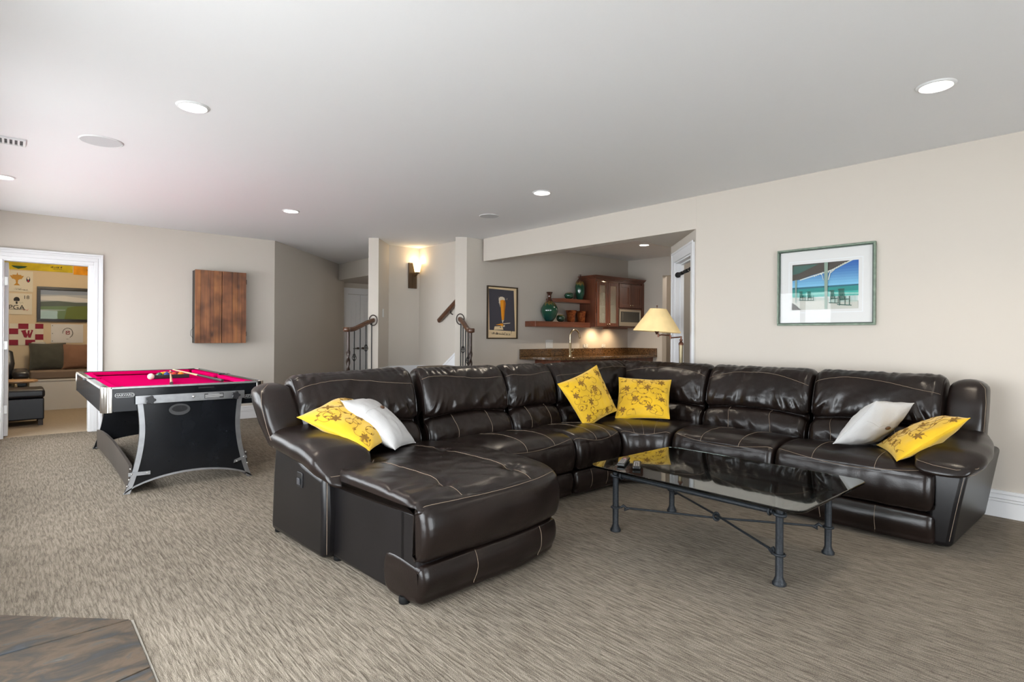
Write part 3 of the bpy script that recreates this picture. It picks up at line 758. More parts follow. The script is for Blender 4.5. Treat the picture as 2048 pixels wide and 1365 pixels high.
p = pad.build('arm_pad', M_LEATHER, o, smooth=80)
MB().tube([rv(-.905, .10, .487), rv(-.88, .0, .478), rv(-.80, -.035, .468), rv(-.70, -.03, .458), rv(-.625, .03, .468), rv(-.60, .16, .49), rv(-.605, .34, .515)], .0011, 5).build('stitching', M_STITCH, p)
MB().tube([rv(-.89, .02, .442), rv(-.82, -.01, .428), rv(-.70, -.005, .418), rv(-.64, .05, .43), rv(-.615, .2, .455)], .0011, 5).build('stitching', M_STITCH, p)
wing = loft([(rv(-.785, .65, .54), Ua * .095, Da * .09), (rv(-.785, .675, .64), Ua * .10, Da * .095), (rv(-.785, .71, .76), Ua * .10, Da * .095), (rv(-.785, .735, .825), Ua * .095, Da * .085)], ex=3.8, wr=.004)
p = wing.build('wing', M_LEATHER, SOFA, smooth=80)
MB().tube([rv(-.695, .59, .53), rv(-.69, .605, .64), rv(-.69, .645, .76), rv(-.70, .68, .84), rv(-.73, .705, .875)], .0011, 5).build('stitching', M_STITCH, p)
# --- feet
for x, y in ((1.255, 2.12), (1.24, 2.74), (2.05, 2.16), (1.16, 3.36), (3.0, 2.86), (3.85, 0.80), (4.55, 0.80), (3.85, 2.3), (4.5, 3.5), (2.2, 3.5)):
    MB().lathe([(.022, 0.0), (.024, .004), (.024, .025), (.02, .03)], (x, y, 0), 14).build('foot', M_FOOT, SOFA, smooth=40)
# ================================================================ glass coffee table
M_IRON = mat('hammered_iron', (0.014, 0.017, 0.021), 0.5, metal=0.25, var=0.3, vscale=90, bump=0.5, bscale=170)
M_TABLEGLASS = mat('smoked_glass', (0.30, 0.36, 0.33), 0.02, trans=1.0, ior=1.5)
def rrect(x0, x1, y0, y1, r, n=6):
    out = []
    for cx, cy, a in ((x1 - r, y1 - r, 0), (x0 + r, y1 - r, 90), (x0 + r, y0 + r, 180), (x1 - r, y0 + r, 270)):
        for i in range(n + 1):
            t = R(a + 90 * i / n); out.append((cx + r * math.cos(t), cy + r * math.sin(t)))
    return out
TB = thing('coffee_table', 'low glass coffee table on dark hammered iron legs in front of the sofa', 'table', (2.94, 1.63, 0))
TZ = 0.400
M_TABLEGLASS2 = M_TABLEGLASS
LX = (2.655, 3.235); LY = (1.158, 2.105)
def ring(c, r, tilt=0.0, rr=.0095, ax='z'):
    pts = []
    for i in range(20):
        a = 2 * PI * i / 20; p = Vector((math.cos(a) * r, math.sin(a) * r, 0))
        if tilt: p = Matrix.Rotation(tilt, 3, 'X') @ p
        if ax == 'x': p = Vector((p.z, p.x, p.y))
        if ax == 'y': p = Vector((p.x, p.z, p.y))
        pts.append(Vector(c) + p)
    return pts
for i, x in enumerate(LX):
    for j, y in enumerate(LY):
        leg = MB().lathe([(.030, 0), (.031, .010), (.024, .020), (.0172, .04), (.0172, .20), (.0168, .36), (.0185, TZ)], (x, y, 0), 16).build('leg', M_IRON, TB, smooth=50)
        MB().tube(ring((x, y, .140), .0225), .0065, 8, closed=True).build('collar', M_IRON, leg, smooth=60)
        MB().tube(ring((x, y, .325), .0245, .12), .0085, 8, closed=True).build('collar', M_IRON, leg, smooth=60)
for x in LX:
    rl = MB().tube([(x, LY[0] + .03, .33), (x, LY[1] - .03, .33)], .0125, 10).build('rail', M_IRON, TB, smooth=60)
    for y in (LY[0] + .045, LY[1] - .045):
        MB().tube(ring((x, y, .33), .0175, 0, ax='y'), .006, 8, closed=True).build('collar', M_IRON, rl, smooth=60)
for y in LY: MB().tube([(LX[0] + .03, y, .33), (LX[1] - .03, y, .33)], .0105, 10).build('rail', M_IRON, TB, smooth=60)
for (a, b, dz) in (((LX[0], LY[0]), (LX[1], LY[1]), .004), ((LX[0], LY[1]), (LX[1], LY[0]), -.004)):
    A, B = Vector((*a, .140)), Vector((*b, .140)); d = (B - A).normalized()
    br = MB().tube([A + d * .05, A.lerp(B, .5) + Vector((0, 0, dz * 2)), B - d * .05], .0062, 8).build('cross_brace', M_IRON, TB, smooth=60)
    for P_, s in ((A, 1), (B, -1)):
        MB().tube([P_ + d * s * .03, P_ + d * s * .045 + Vector((0, 0, .012)), P_ + d * s * .062, P_ + d * s * .05 + Vector((0, 0, -.012)), P_ + d * s * .075], [.007, .009, .009, .009, .008], 8).build('knot', M_IRON, br, smooth=60)
c = Vector((sum(LX) / 2, sum(LY) / 2, .140))
MB().tube([c + Vector((.02 * math.cos(a), .02 * math.sin(a) * .6, .016 * math.sin(a + .6))) for a in [2 * PI * i / 14 for i in range(14)]], .0075, 8, closed=True).build('brace_ring', M_IRON, TB, smooth=60)
gl = MB().prism(rrect(2.455, 3.285, 0.985, 2.15, .065), TZ, TZ + .012)
gl.build('glass_top', M_TABLEGLASS, TB, bevel=.003, smooth=40)
# two remotes on the glass
M_REM = mat('remote_black', (0.012, 0.012, 0.012), 0.3)
M_BTN = mat('remote_buttons', (0.16, 0.15, 0.15), 0.4)
def remote(loc, rz, L, lab, red):
    t = thing('remote_control', lab, 'remote', loc, (0, 0, rz), 'remotes on the coffee table')
    b = MB().box(-.022, .022, -L / 2, L / 2, .002, .018).build('body', M_REM, t, bevel=.006, seg=3)
    for r in range(6):
        for k in range(3):
            MB().box(-.016 + .011 * k, -.008 + .011 * k, -L * .4 + r * .018, -L * .4 + r * .018 + .010, .018, .0205).build('button', M_BTN, b)
    MB().lathe([(.010, .0175), (.009, .0205)], (0, L * .22, 0), 14).build('dial', red, b)
remote((2.63, 2.03, TZ + .0125), R(-62), .20, 'slim black remote with red dial lying nearest the chaise on the glass', mat('dial_red', (.35, .12, .13), .4))
remote((2.62, 1.93, TZ + .0125), R(-55), .16, 'short black remote with grey dial in front of the slimmer one', mat('dial_grey', (.3, .3, .3), .4))
# ================================================================ pool table
M_LAM = mat('black_laminate', (0.007, 0.008, 0.010), 0.2, spec=0.4, var=.2, vscale=7)
M_FELT = mat('pink_felt', (0.50, 0.002, 0.085), 1.0, spec=0.0, bump=.08, bscale=300)
M_ALU = mat('brushed_aluminium', (0.36, 0.365, 0.375), 0.42, metal=0.9, var=.08, vscale=20)
M_CHROME = mat('chrome', (0.75, 0.73, 0.68), 0.12, metal=1.0)
M_BROWNP = mat('stretcher_brown', (0.055, 0.045, 0.038), 0.5, var=.15, vscale=3)
M_POCKET = mat('pocket_black', (0.006, 0.006, 0.007), 0.6)
M_SILVER = mat('silver_print', (0.5, 0.5, 0.5), 0.4)
PX0, PX1, PY0, PY1 = 0.457, 1.545, 4.84, 7.0
ZA, ZT = 0.583, 0.757
PT = thing('pool_table', 'small black pool table with bright pink felt and aluminium edged end panels', 'pool table', ((PX0 + PX1) / 2, (PY0 + PY1) / 2, 0))
PXC = (PX0 + PX1) / 2; PYC = (PY0 + PY1) / 2
# aprons
ap = 0.02
fa = MB().box(PX0 + .05, PX1 - .05, PY0, PY0 + ap, ZA, ZT - .012).build('apron', M_LAM, PT, bevel=.003)
MB().box(PX0 + .05, PX1 - .05, PY1 - ap, PY1, ZA, ZT - .012).build('apron', M_LAM, PT, bevel=.003)
for x0, x1 in ((PX0, PX0 + ap), (PX1 - ap, PX1)):
    MB().box(x0, x1, PY0 + .05, PY1 - .05, ZA, ZT - .012).build('apron', M_LAM, PT, bevel=.003)
MB().box(PX0 + ap, PX1 - ap, PY0 + ap, PY1 - ap, ZA + .02, .690).build('bed', M_LAM, PT)
# bed cloth
MB().box(PX0 + .05, PX1 - .05, PY0 + .05, PY1 - .05, .691, .715).build('felt', M_FELT, PT)
# top rails (black laminate) and pink cushions, broken at the pockets
rw = .052; cz = ZT - .012
def rail(x0, x1, y0, y1):
    return MB().box(x0, x1, y0, y1, .716, ZT).build('rail', M_LAM, PT, bevel=.004)
pk = .06
rail(PX0 + .055, PX1 - .055, PY0 + .002, PY0 + rw); rail(PX0 + .055, PX1 - .055, PY1 - rw, PY1 - .002)
for x0, x1 in ((PX0 + .002, PX0 + rw), (PX1 - rw, PX1 - .002)):
    rail(x0, x1, PY0 + rw, PYC - pk); rail(x0, x1, PYC + pk, PY1 - rw)
def cushion(pts):      # trapezoid nose profile
    return MB().prism(pts, .722, ZT - .004).build('cushion', M_FELT, PT, bevel=.006)
cw_ = .055
cushion([(PX0 + rw + .035, PY0 + rw), (PX1 - rw - .035, PY0 + rw), (PX1 - rw - .075, PY0 + rw + cw_), (PX0 + rw + .075, PY0 + rw + cw_)])
cushion([(PX0 + rw + .035, PY1 - rw), (PX1 - rw - .035, PY1 - rw), (PX1 - rw - .075, PY1 - rw - cw_), (PX0 + rw + .075, PY1 - rw - cw_)])
for sx, e in ((PX0 + rw, 1), (PX1 - rw, -1)):
    for y0, y1 in ((PY0 + rw + .035, PYC - pk), (PYC + pk, PY1 - rw - .035)):
        i0 = .04 if y0 < PYC - .5 else .015; i1 = .015 if y1 < PYC + .5 else .04
        cushion([(sx, y0), (sx, y1), (sx + e * cw_, y1 - i1), (sx + e * cw_, y0 + i0)])
# thin bright strip on the outer top edge of the rails
for (x0, x1, y0, y1) in ((PX0 + .05, PX1 - .05, PY0 - .003, PY0 + .010), (PX0 - .003, PX0 + .010, PY0 + .05, PY1 - .05), (PX1 - .010, PX1 + .003, PY0 + .05, PY1 - .05), (PX0 + .05, PX1 - .05, PY1 - .01, PY1 + .003)):
    MB().box(x0, x1, y0, y1, ZT - .012, ZT + .002).build('edge_strip', M_ALU, PT, bevel=.002)
# pockets
for (x, y) in ((PX0 + rw + .02, PY0 + rw + .02), (PX1 - rw - .02, PY0 + rw + .02), (PX0 + rw + .02, PY1 - rw - .02), (PX1 - rw - .02, PY1 - rw - .02), (PX0 + rw * .75, PYC), (PX1 - rw * .75, PYC)):
    p = MB().lathe([(.052, .7155), (.052, .7165)], (x, y, 0), 20).build('pocket', M_POCKET, PT, smooth=40)
    a0 = math.atan2(y - PYC, x - PXC)
    if abs(y - PYC) < .1: a0 = 0 if x > PXC else PI
    MB().tube([(x + .056 * math.cos(a0 + a), y + .056 * math.sin(a0 + a), ZT - .006) for a in [R(-115 + 230 * i / 12) for i in range(13)]], .009, 8).build('pocket_lip', M_POCKET, p, smooth=60)
# chrome corner caps
for (x, y, sx, sy) in ((PX0, PY0, 1, 1), (PX1, PY0, -1, 1), (PX0, PY1, 1, -1), (PX1, PY1, -1, -1)):
    pts = []
    r = .05
    for i in range(9):
        a = R(90 * i / 8); pts.append((x + sx * (r - r * math.cos(a)) - sx * .003, y + sy * (r - r * math.sin(a)) - sy * .003))
    pts = pts + [(x + sx * (r + .012), y - sy * .003), (x + sx * (r + .012), y + sy * .02), (x + sx * .02, y + sy * (r + .012)), (x - sx * .003, y + sy * (r + .012))]
    MB().prism(pts, ZA - .004, ZT + .003).build('corner_cap', M_CHROME, PT, bevel=.003, smooth=40)
# end panels
def end_panel(Y, s):
    """concave sided black board with an aluminium edge; s = -1 faces the viewer"""
    X0 = 1.015
    def side(z):      # half width as a function of height
        return .336 + .090 * (max(0, (.45 - z)) / .45) ** 1.8 + .022 * max(0, (z - .45) / .24) ** 1.6
    zs = [.0 + .69 * i / 16 for i in range(17)]
    right = [(X0 + side(z), z) for z in zs]; left = [(X0 - side(z), z) for z in zs][::-1]
    arch = [(X0 + (.43 - .86 * i / 14), .0 + .105 * (1 - ((.43 - .86 * i / 14) / .43) ** 2) ** .75) for i in range(15)]
    poly = right + left + arch[::-1][1:-1]
    rim_o = poly
    b = MB().slab(poly, 'y', Y, Y + s * -.022).build('end_panel', M_LAM, PT)
    # aluminium edging: strips following each edge
    f = Y + s * .004
    def strip(pts, inn, name='edging'):
        mb = MB(); n = len(pts)
        vs = []
        for p, q in zip(pts, inn): vs += [(p[0], f, p[1]), (q[0], f, q[1]), (p[0], Y - s * .024, p[1]), (q[0], Y - s * .0, q[1])]
        fs = []
        for i in range(n - 1):
            a, c = i * 4, (i + 1) * 4
            fs += [(a, c, c + 1, a + 1), (a, a + 2, c + 2, c), (a + 1, c + 1, c + 3, a + 3)]
        mb.add(vs, fs + [(0, 1, 3, 2), (4 * n - 4, 4 * n - 2, 4 * n - 1, 4 * n - 3)]); mb.build(name, M_ALU, b)
    w = .034
    strip(right, [(x - w, z) for x, z in right]); strip(left, [(x + w, z) for x, z in left])
    strip([(x, z) for x, z in arch], [(x * .985 + X0 * .015, z + .014) for x, z in arch])
    top = MB().box(X0 - .362, X0 + .368, min(Y, Y + s * .008), max(Y, Y + s * .008), .632, .692).build('top_plate', M_ALU, b, bevel=.002)
    return b, top
pb, top = end_panel(4.818, -1)
end_panel(6.93, 1)
for x in (.739, 1.308):
    k = MB()
    k.tube([(x, 4.806, .661), (x, 4.775, .661)], .012, 12)
    pts = []
    for i in range(24):
        a = 2 * PI * i / 24; r = .029 + .006 * math.cos(5 * a); pts.append((x + r * math.cos(a), .661 + r * math.sin(a)))
    k.slab(pts, 'y', 4.760, 4.785); k.build('knob', mat('knob_black', (.02, .02, .022), .4), pb, bevel=.004, smooth=40)
MB().ball((1.02, 4.807, .665), .010, 10, 6).build('bolt', M_NICKEL, pb, smooth=60)
lb = MB().box(1.095, 1.23, 4.8085, 4.8099, .645, .682).build('rating_label', mat('label_dark', (.05, .05, .05), .5), pb)
mb = MB()
for i, (a, b) in enumerate(((1.12, 1.20), (1.10, 1.225), (1.10, 1.225), (1.10, 1.225), (1.10, 1.2))): mb.box(a, b, 4.8080, 4.8086, .676 - i * .0065, .679 - i * .0065)
mb.build('label_print', M_SILVER, lb)
# recessed oval hand grip
el = [(.931 + .070 * math.cos(2 * PI * i / 28), .575 + .043 * math.sin(2 * PI * i / 28)) for i in range(28)]
gr = MB().slab(el, 'y', 4.8135, 4.818).build('hand_grip', mat('grip_black', (.045, .045, .047), .45), pb, bevel=.002)
MB().slab([(.931 + .052 * math.cos(2 * PI * i / 24), .582 + .024 * math.sin(2 * PI * i / 24)) for i in range(24)], 'y', 4.8125, 4.8134).build('grip_recess', M_POCKET, gr)
# angle braces at the feet of the near panel
for pts in ([(.612, .125), (.612, .150), (.745, .148), (.745, .123)], [(1.305, .125), (1.312, .148), (1.395, .176), (1.405, .155)]):
    o = MB().slab(pts, 'y', 4.805, 4.8135).build('foot_brace', M_ALU, pb)
    for i in (0, 2): MB().ball((sum(p[0] for p in pts[i:i + 2]) / 2 + (.02 if i == 0 else -.02), 4.805, sum(p[1] for p in pts[i:i + 2]) / 2), .006, 8, 6).build('bolt', M_NICKEL, o, smooth=60)
for (x, z) in ((.625, .175), (.618, .10), (.607, .055), (1.395, .20), (1.408, .11)): MB().ball((x, 4.813, z), .007, 8, 6).build('bolt', M_NICKEL, pb, smooth=60)
# curved stretcher boards down both long sides
for x in (.628, 1.402):
    top_ = [(4.83, .20), (5.2, .222), (5.75, .242), (6.2, .235), (6.6, .215), (6.92, .185)]
    bot = [(6.92, .02), (6.6, .03), (6.1, .045), (5.6, .045), (5.15, .03), (4.83, .015)]
    o = MB().slab(top_ + bot, 'x', x - .009, x + .009).build('stretcher', M_BROWNP, PT)
# maker's badge: oval with lettering, twice on the near apron
for (x, z, w) in ((.592, .70, .115), (1.435, .64, .10)):
    n_ = 24; pts = [(x + math.copysign(w / 2 - .014, math.cos(2 * PI * i / n_)) + .014 * math.cos(2 * PI * i / n_), 4.8375, z + .014 * math.sin(2 * PI * i / n_)) for i in range(n_)]
    bd = MB().tube(pts, .0014, 5, closed=True).build('badge', M_SILVER, fa)
    lettering('lettering', 'HARVARD', .024, M_SILVER, bd, facing((x, 4.8385, z), (0, -1, 0)))
MB().box(1.06, 1.17, 4.836, 4.84, .722, .732).build('slot', M_POCKET, fa)
# balls, rack and cues
def ball_thing(loc, mt, lab, name='billiard_ball'):
    o = MB().ball(loc, .0285, 18, 12).build(name, mt, None, smooth=80, loc=(loc[0], loc[1], loc[2] - .0285)); tag(o, lab, 'ball', 'balls in the rack'); return o
fz = .7155
o = ball_thing((.945, 6.10, fz + .0285), mat('ball_ivory', (.80, .68, .58), .12), 'pale cue ball lying just outside the black rack', 'cue_ball'); 
del o['group']
rk = thing('ball_rack', 'black triangular ball rack lying on the pink felt', 'rack', (1.12, 6.27, fz))
apx = (1.12, 6.53); bl_ = (.965, 6.17); br_ = (1.275, 6.17)
mbk = MB()
out_ = [bl_, br_, apx]; cen = Vector((1.12, 6.29))
inn = [tuple(cen + (Vector(p) - cen) * .89) for p in out_]
vs = [(x, y, fz + .001) for x, y in out_] + [(x, y, fz + .001) for x, y in inn] + [(x, y, fz + .036) for x, y in out_] + [(x, y, fz + .036) for x, y in inn]
fs = []
for i in range(3):
    j = (i + 1) % 3; fs += [(i, j, 3 + j, 3 + i), (6 + i, 9 + i, 9 + j, 6 + j), (i, 6 + i, 6 + j, j), (3 + i, 3 + j, 9 + j, 9 + i)]
mbk.add(vs, fs); mbk.build('frame', M_BLACKPL, rk, bevel=.004)
cols = [('green', (.02, .10, .05)), ('blue', (.02, .05, .20)), ('red', (.5, .03, .015)), ('orange', (.75, .18, .01)), ('yellow', (.85, .48, .02)), ('red striped', (.55, .05, .02)), ('maroon', (.15, .01, .02)), ('yellow striped', (.8, .5, .05)), ('black', (.01, .01, .01)), ('purple', (.08, .02, .12))]
i = 0
for r_, cnt in enumerate((4, 3, 2, 1)):
    for k_ in range(cnt):
        x = 1.12 + (k_ - (cnt - 1) / 2) * .059; y = 6.215 + r_ * .052
        c = cols[i]; i += 1
        ball_thing((x, y, fz + .0285), mat('ball_' + c[0].replace(' ', '_'), c[1], .12), '%s billiard ball racked in the black triangle' % c[0])
M_MAPLE = wood('cue_maple', (.72, .54, .34), (.6, .42, .25), 'Y', .3)
M_BUTT = mat('cue_butt', (.04, .04, .042), .25)
def cue(p0, p1, lab, split=.6):
    A, B = Vector(p0), Vector(p1)
    t = thing('pool_cue', lab, 'cue', tuple(A), None, 'cues on the pool table')
    m_ = A.lerp(B, split)
    MB().tube([A, A.lerp(B, .03), m_], [.0055, .006, .010], 10).build('shaft', M_MAPLE, t, smooth=60)
    MB().tube([m_, B.lerp(A, .01), B], [.0102, .0145, .012], 10).build('butt', M_BUTT, t, smooth=60)
    MB().tube([A + (A - B).normalized() * .012, A], [.0052, .0055], 8).build('tip', mat('cue_tip', (.1, .2, .35), .8), t)
cue((1.19, 6.60, fz + .047), (.975, 5.36, fz + .0135), 'pool cue lying over the rack with its butt toward the near rail', .97)
cue((1.26, 6.85, fz + .045), (1.375, 5.42, fz + .0145), 'pool cue with black grip lying across the felt toward the side pocket', .55)
# ================================================================ ceiling fittings
M_LAMPDISC = mat('lamp_lens', (1, 1, 1), .5, emit=(1.0, .93, .82), estr=14.0)
M_WHITE = mat('white_plastic', (0.80, 0.80, 0.80), 0.4)
M_GRILLE = mat('speaker_grille', (0.55, 0.55, 0.555), 0.7, bump=.3, bscale=400)
def downlight(x, y, lab, power=34, r=.085):
    t = thing('recessed_light', lab, 'ceiling light', (x, y, CH), None, 'recessed ceiling lights')
    MB().lathe([(r * .80, -.001), (r * .86, -.010), (r, -.006), (r + .003, -.0005)], (x, y, CH), 32, cap=False).build('trim_ring', M_WHITE, t, smooth=60)
    MB().lathe([(r * .80, -.003), (r * .80, -.0015)], (x, y, CH), 32).build('lens', M_LAMPDISC, t)
    d = bpy.data.lights.new('recessed_light_lamp', 'SPOT'); d.energy = power; d.color = (1.0, .86, .68)
    d.spot_size = R(125); d.spot_blend = .8; d.shadow_soft_size = .07
    o = bpy.data.objects.new('lamp', d); COL.objects.link(o); o.parent = t; o.location = (0, 0, -.02)
    return t
downlight(.767, 3.671, 'recessed ceiling light beside the large round speaker nearest the pool table')
downlight(3.573, .776, 'recessed ceiling light above the arm end of the sofa')
downlight(3.604, 3.72, 'recessed ceiling light in front of the drop beam')
downlight(2.195, 6.068, 'recessed ceiling light over the floor beyond the pool table')
downlight(-.079, 6.388, 'recessed ceiling light cut off by the edge of the picture')
downlight(6.72, 4.85, 'recessed ceiling light above the bar', 150, .08)
def speaker(x, y, r, lab):
    t = thing('ceiling_speaker', lab, 'speaker', (x, y, CH), None, 'round ceiling speakers')
    MB().lathe([(r * .93, -.004), (r * .95, -.007), (r, -.005), (r + .002, -.0005)], (x, y, CH), 36, cap=False).build('rim', M_WHITE, t, smooth=60)
    MB().lathe([(r * .93, -.006), (r * .93, -.0005)], (x, y, CH), 36).build('grille', M_GRILLE, t)
speaker(.44, 4.748, .125, 'round ceiling speaker grille near the air vent')
speaker(3.891, 4.834, .11, 'round ceiling speaker grille in front of the stair posts')
t = thing('air_vent', 'white rectangular air vent in the ceiling at the picture edge', 'vent', (-.10, 5.15, CH))
MB().box(-.30, .055, 5.07, 5.085, CH - .012, CH).box(-.30, .055, 5.225, 5.24, CH - .012, CH).box(.04, .055, 5.085, 5.225, CH - .012, CH).box(-.30, -.285, 5.085, 5.225, CH - .012, CH).build('frame', M_WHITE, t, bevel=.002)
MB().box(-.285, .04, 5.085, 5.225, CH - .003, CH - .0005).build('backing', mat('vent_dark', (.08, .08, .08), .8), t)
for i in range(12): MB().box(-.28 + i * .0265, -.268 + i * .0265, 5.087, 5.223, CH - .010, CH - .004).build('slat', M_WHITE, t)

# ================================================================ wooden dart cabinet on the left wall
M_CABW = [wood('cabinet_pine_%d' % i, c1, c2, 'Z', .45, knots=True) for i, (c1, c2) in enumerate((((.42, .17, .055), (.19, .066, .024)), ((.34, .13, .05), (.16, .057, .023)), ((.37, .145, .055), (.13, .048, .02))))]
M_CABD = mat('cabinet_black', (.02, .018, .017), .5)
CX0, CX1, CZ0, CZ1 = 1.70, 2.305, 1.022, 1.945
t = thing('dart_cabinet', 'wall hung wooden cabinet of dark knotty planks with two doors', 'cabinet', (2.0, 8.05, CZ0))
MB().box(CX0 + .01, CX1 - .005, 8.0, 8.1555, CZ0, CZ1).build('body', M_CABD, t, bevel=.004)
pl = [(CX0, .115), (.115, .11), (.225, .0835)]
xs = [CX0, CX0 + .065, CX0 + .175, CX0 + .215, CX0 + .307]
xs2 = [CX0 + .313, CX0 + .44, CX0 + .50, CX0 + .55, CX1]
for d, X_ in enumerate((xs, xs2)):
    dr = MB().box(X_[0] + .004, X_[-1] - .004, 7.985, 8.0, CZ0 + .006, CZ1 - .006).build('door', M_CABD, t)
    for i in range(4):
        MB().box(X_[i] + .001, X_[i + 1] - .001, 7.965 + .002 * ((i * 7 + d) % 3), 7.986, CZ0, CZ1).build('plank', M_CABW[(i * 2 + d) % 3], dr, bevel=.002)
for z in (CZ0 + .12, CZ1 - .12):
    MB().box(CX1 - .004, CX1 + .006, 7.97, 8.03, z - .03, z + .03).build('hinge', M_CABD, t)
MB().tube([(CX0 + .01, 8.06, CZ0 + .20), (CX0 - .025, 8.05, CZ0 + .16), (CX0 - .03, 8.05, CZ0 + .10), (CX0 + .0, 8.06, CZ0 + .06)], .0025, 6).build('cord', M_CABD, t, smooth=60)

# ================================================================ stair rails
M_RAILW = wood('rail_walnut', (.125, .052, .024), (.055, .023, .012), 'X', .3, coat=.3)
M_BAL = mat('wrought_iron', (.018, .017, .018), .45, metal=.5)
M_NEWEL = mat('newel_brown', (.045, .030, .024), .3, metal=.3)
def railing(name, post, newel, zt, zn, lab, nb, baskets, pn):
    t = thing(name, lab, 'railing', (newel[0], newel[1], 0))
    A, B = Vector((*newel, zn)), Vector((*post, zt))
    h = [A + (A - B) * .10 - Vector((0, 0, (A - B).z * .10)), A, A.lerp(B, .22) + Vector((0, 0, (A.z - B.z) * .14)), A.lerp(B, .45) + Vector((0, 0, (A.z - B.z) * .10)), A.lerp(B, .75), B]
    pts = crspline([tuple(p) for p in h], 24, closed=False)
    d = (B - A); d.z = 0; d.normalize(); sd = Vector((-d.y, d.x, 0))
    rings = []
    for p in pts:
        p = Vector(p); rg = []
        for i in range(14):
            a = 2 * PI * i / 14; c_, s_ = math.cos(a), math.sin(a)
            rg.append(p + sd * (.032 * math.copysign(abs(c_) ** .7, c_)) + Vector((0, 0, .030 * math.copysign(abs(s_) ** .7, s_))))
        rings.append(rg)
    mb = MB().grid(rings, cv=True); mb.f += [tuple(range(13, -1, -1)), tuple(23 * 14 + k for k in range(14))]; mb.m += [0, 0]
    hr = mb.build('handrail', M_RAILW, t, smooth=60)
    MB().lathe([(.040, -.024), (.045, -.018), (.045, .022), (.038, .03)], (newel[0] + (A - B).x * .06, newel[1] + (A - B).y * .06, zn), 20).build('rail_cap', M_RAILW, hr, smooth=50)
    # rosette where the rail meets the wall end
    n3 = Vector((*pn, 0)).normalized(); s3 = Vector((-n3.y, n3.x, 0)); c = B + n3 * .004
    rs = []
    for i in range(24):
        a = 2 * PI * i / 24; rs.append(c + s3 * .052 * math.cos(a) + Vector((0, 0, .07 * math.sin(a))))
    MB().tube(rs, .007, 8, closed=True).build('rosette', M_NEWEL, hr, smooth=60)
    # newel: plain upper shaft, twisted middle
    rings = []; n = 8
    for k in range(61):
        z = k / 60 * (zn - .03)
        tw = 0 if z > .93 else (.93 - max(z, .30)) * 26
        r0 = .021 if z > .93 or z < .30 else .0215
        rg = []
        for i in range(16):
            a = 2 * PI * i / 16; rr = r0 * (1 + (.28 * math.cos(2 * (a + tw)) if .30 <= z <= .93 else 0)); rg.append(Vector((newel[0] + rr * math.cos(a), newel[1] + rr * math.sin(a), z)))
        rings.append(rg)
    mb = MB().grid(rings, cv=True); mb.build('newel', M_NEWEL, t, smooth=60)
    MB().lathe([(.05, 0), (.05, .02), (.03, .04)], (*newel, 0), 16).build('newel_foot', M_NEWEL, t, smooth=40)
    for i in range(nb):
        f = (i + 1) / (nb + .25); p = A.lerp(B, f); zb = .18 if f < .5 else .36
        zc = p.z + (0 if f > .6 else (A.z - B.z) * (.12 if f > .15 else .06)) - .02
        zz = [zb + (zc - zb) * k / 10 for k in range(11)]
        b = MB().tube([(p.x, p.y, z) for z in zz], .0078, 6).build('baluster', M_BAL, t, smooth=50)
        if i in baskets:
            zk = baskets[i]
            for k in range(4):
                MB().tube([(p.x + .026 * math.sin(PI * j / 10) * math.cos(k * PI / 2 + j * .28), p.y + .026 * math.sin(PI * j / 10) * math.sin(k * PI / 2 + j * .28), zk - .055 + .11 * j / 10) for j in range(11)], .0042, 5).build('basket_wire', M_BAL, b, smooth=60)
    return t
railing('stair_railing', (3.632, 6.99), (3.222, 6.87), 1.335, 1.205, 'short walnut stair rail with iron balusters running up to the post by the hall', 4, {0: .845, 2: .965}, (-.57, -.82))
railing('stair_railing', (4.452, 6.135), (4.348, 5.77), 1.355, 1.20, 'short walnut stair rail with iron balusters beside the beer poster wall', 4, {2: .955, 0: .82}, (-.66, -.75))
# wall handrail inside the stairwell
t = thing('wall_handrail', 'walnut handrail rising along the stairwell wall behind the post', 'handrail', (4.54, 6.60, 1.2))
P0, P1 = Vector((4.545, 6.78, 1.345)), Vector((4.545, 6.25, 1.67)); dr = (P1 - P0).normalized(); up_ = Vector((1, 0, 0)).cross(dr)
mb = MB(); rg = []
for p in (P0, P0 + dr * .01, P1):
    rg.append([p + Vector((1, 0, 0)) * .026 * math.copysign(abs(math.cos(a)) ** .6, math.cos(a)) + up_ * .032 * math.copysign(abs(math.sin(a)) ** .6, math.sin(a)) for a in [2 * PI * i / 14 + .1 for i in range(14)]])
mb.grid(rg, cv=True); mb.f += [tuple(range(13, -1, -1)), tuple(28 + k for k in range(14))]; mb.m += [0, 0]; mb.build('rail', M_RAILW, t, smooth=50)
MB().tube([(4.545, 6.50, 1.49), (4.56, 6.50, 1.44), (4.589, 6.50, 1.43)], .008, 8).build('bracket', M_NEWEL, t, smooth=60)

# ================================================================ wall sconce
M_SCW = wood('sconce_bronze', (.10, .055, .02), (.05, .025, .01), 'Z', .35)
t = thing('wall_sconce', 'glowing glass cone sconce on a dark bronze plate in the stair nook', 'sconce', (4.47, 7.36, 1.83))
MB().box(4.395, 4.535, 7.352, 7.379, 1.835, 2.215).build('backplate', M_SCW, t, bevel=.004)
MB().box(4.458, 4.478, 7.345, 7.353, 1.84, 2.05).build('rib', M_SCW, t)
MB().lathe([(.012, 0), (.032, .01), (.038, .03)], (4.50, 7.29, 2.045), 16).tube([(4.50, 7.352, 2.02), (4.50, 7.31, 2.03), (4.50, 7.29, 2.05)], .009, 8).build('arm', M_SCW, t, smooth=50)
M_SHADEG = mat('sconce_glass', (1, .85, .6), .4, emit=(1.0, .72, .36), estr=2.2)
MB().lathe([(.036, .0), (.040, .01), (.068, .145), (.066, .145), (.036, .012)], (4.50, 7.29, 2.07), 24, cap=False).build('glass_shade', M_SHADEG, t, smooth=60)
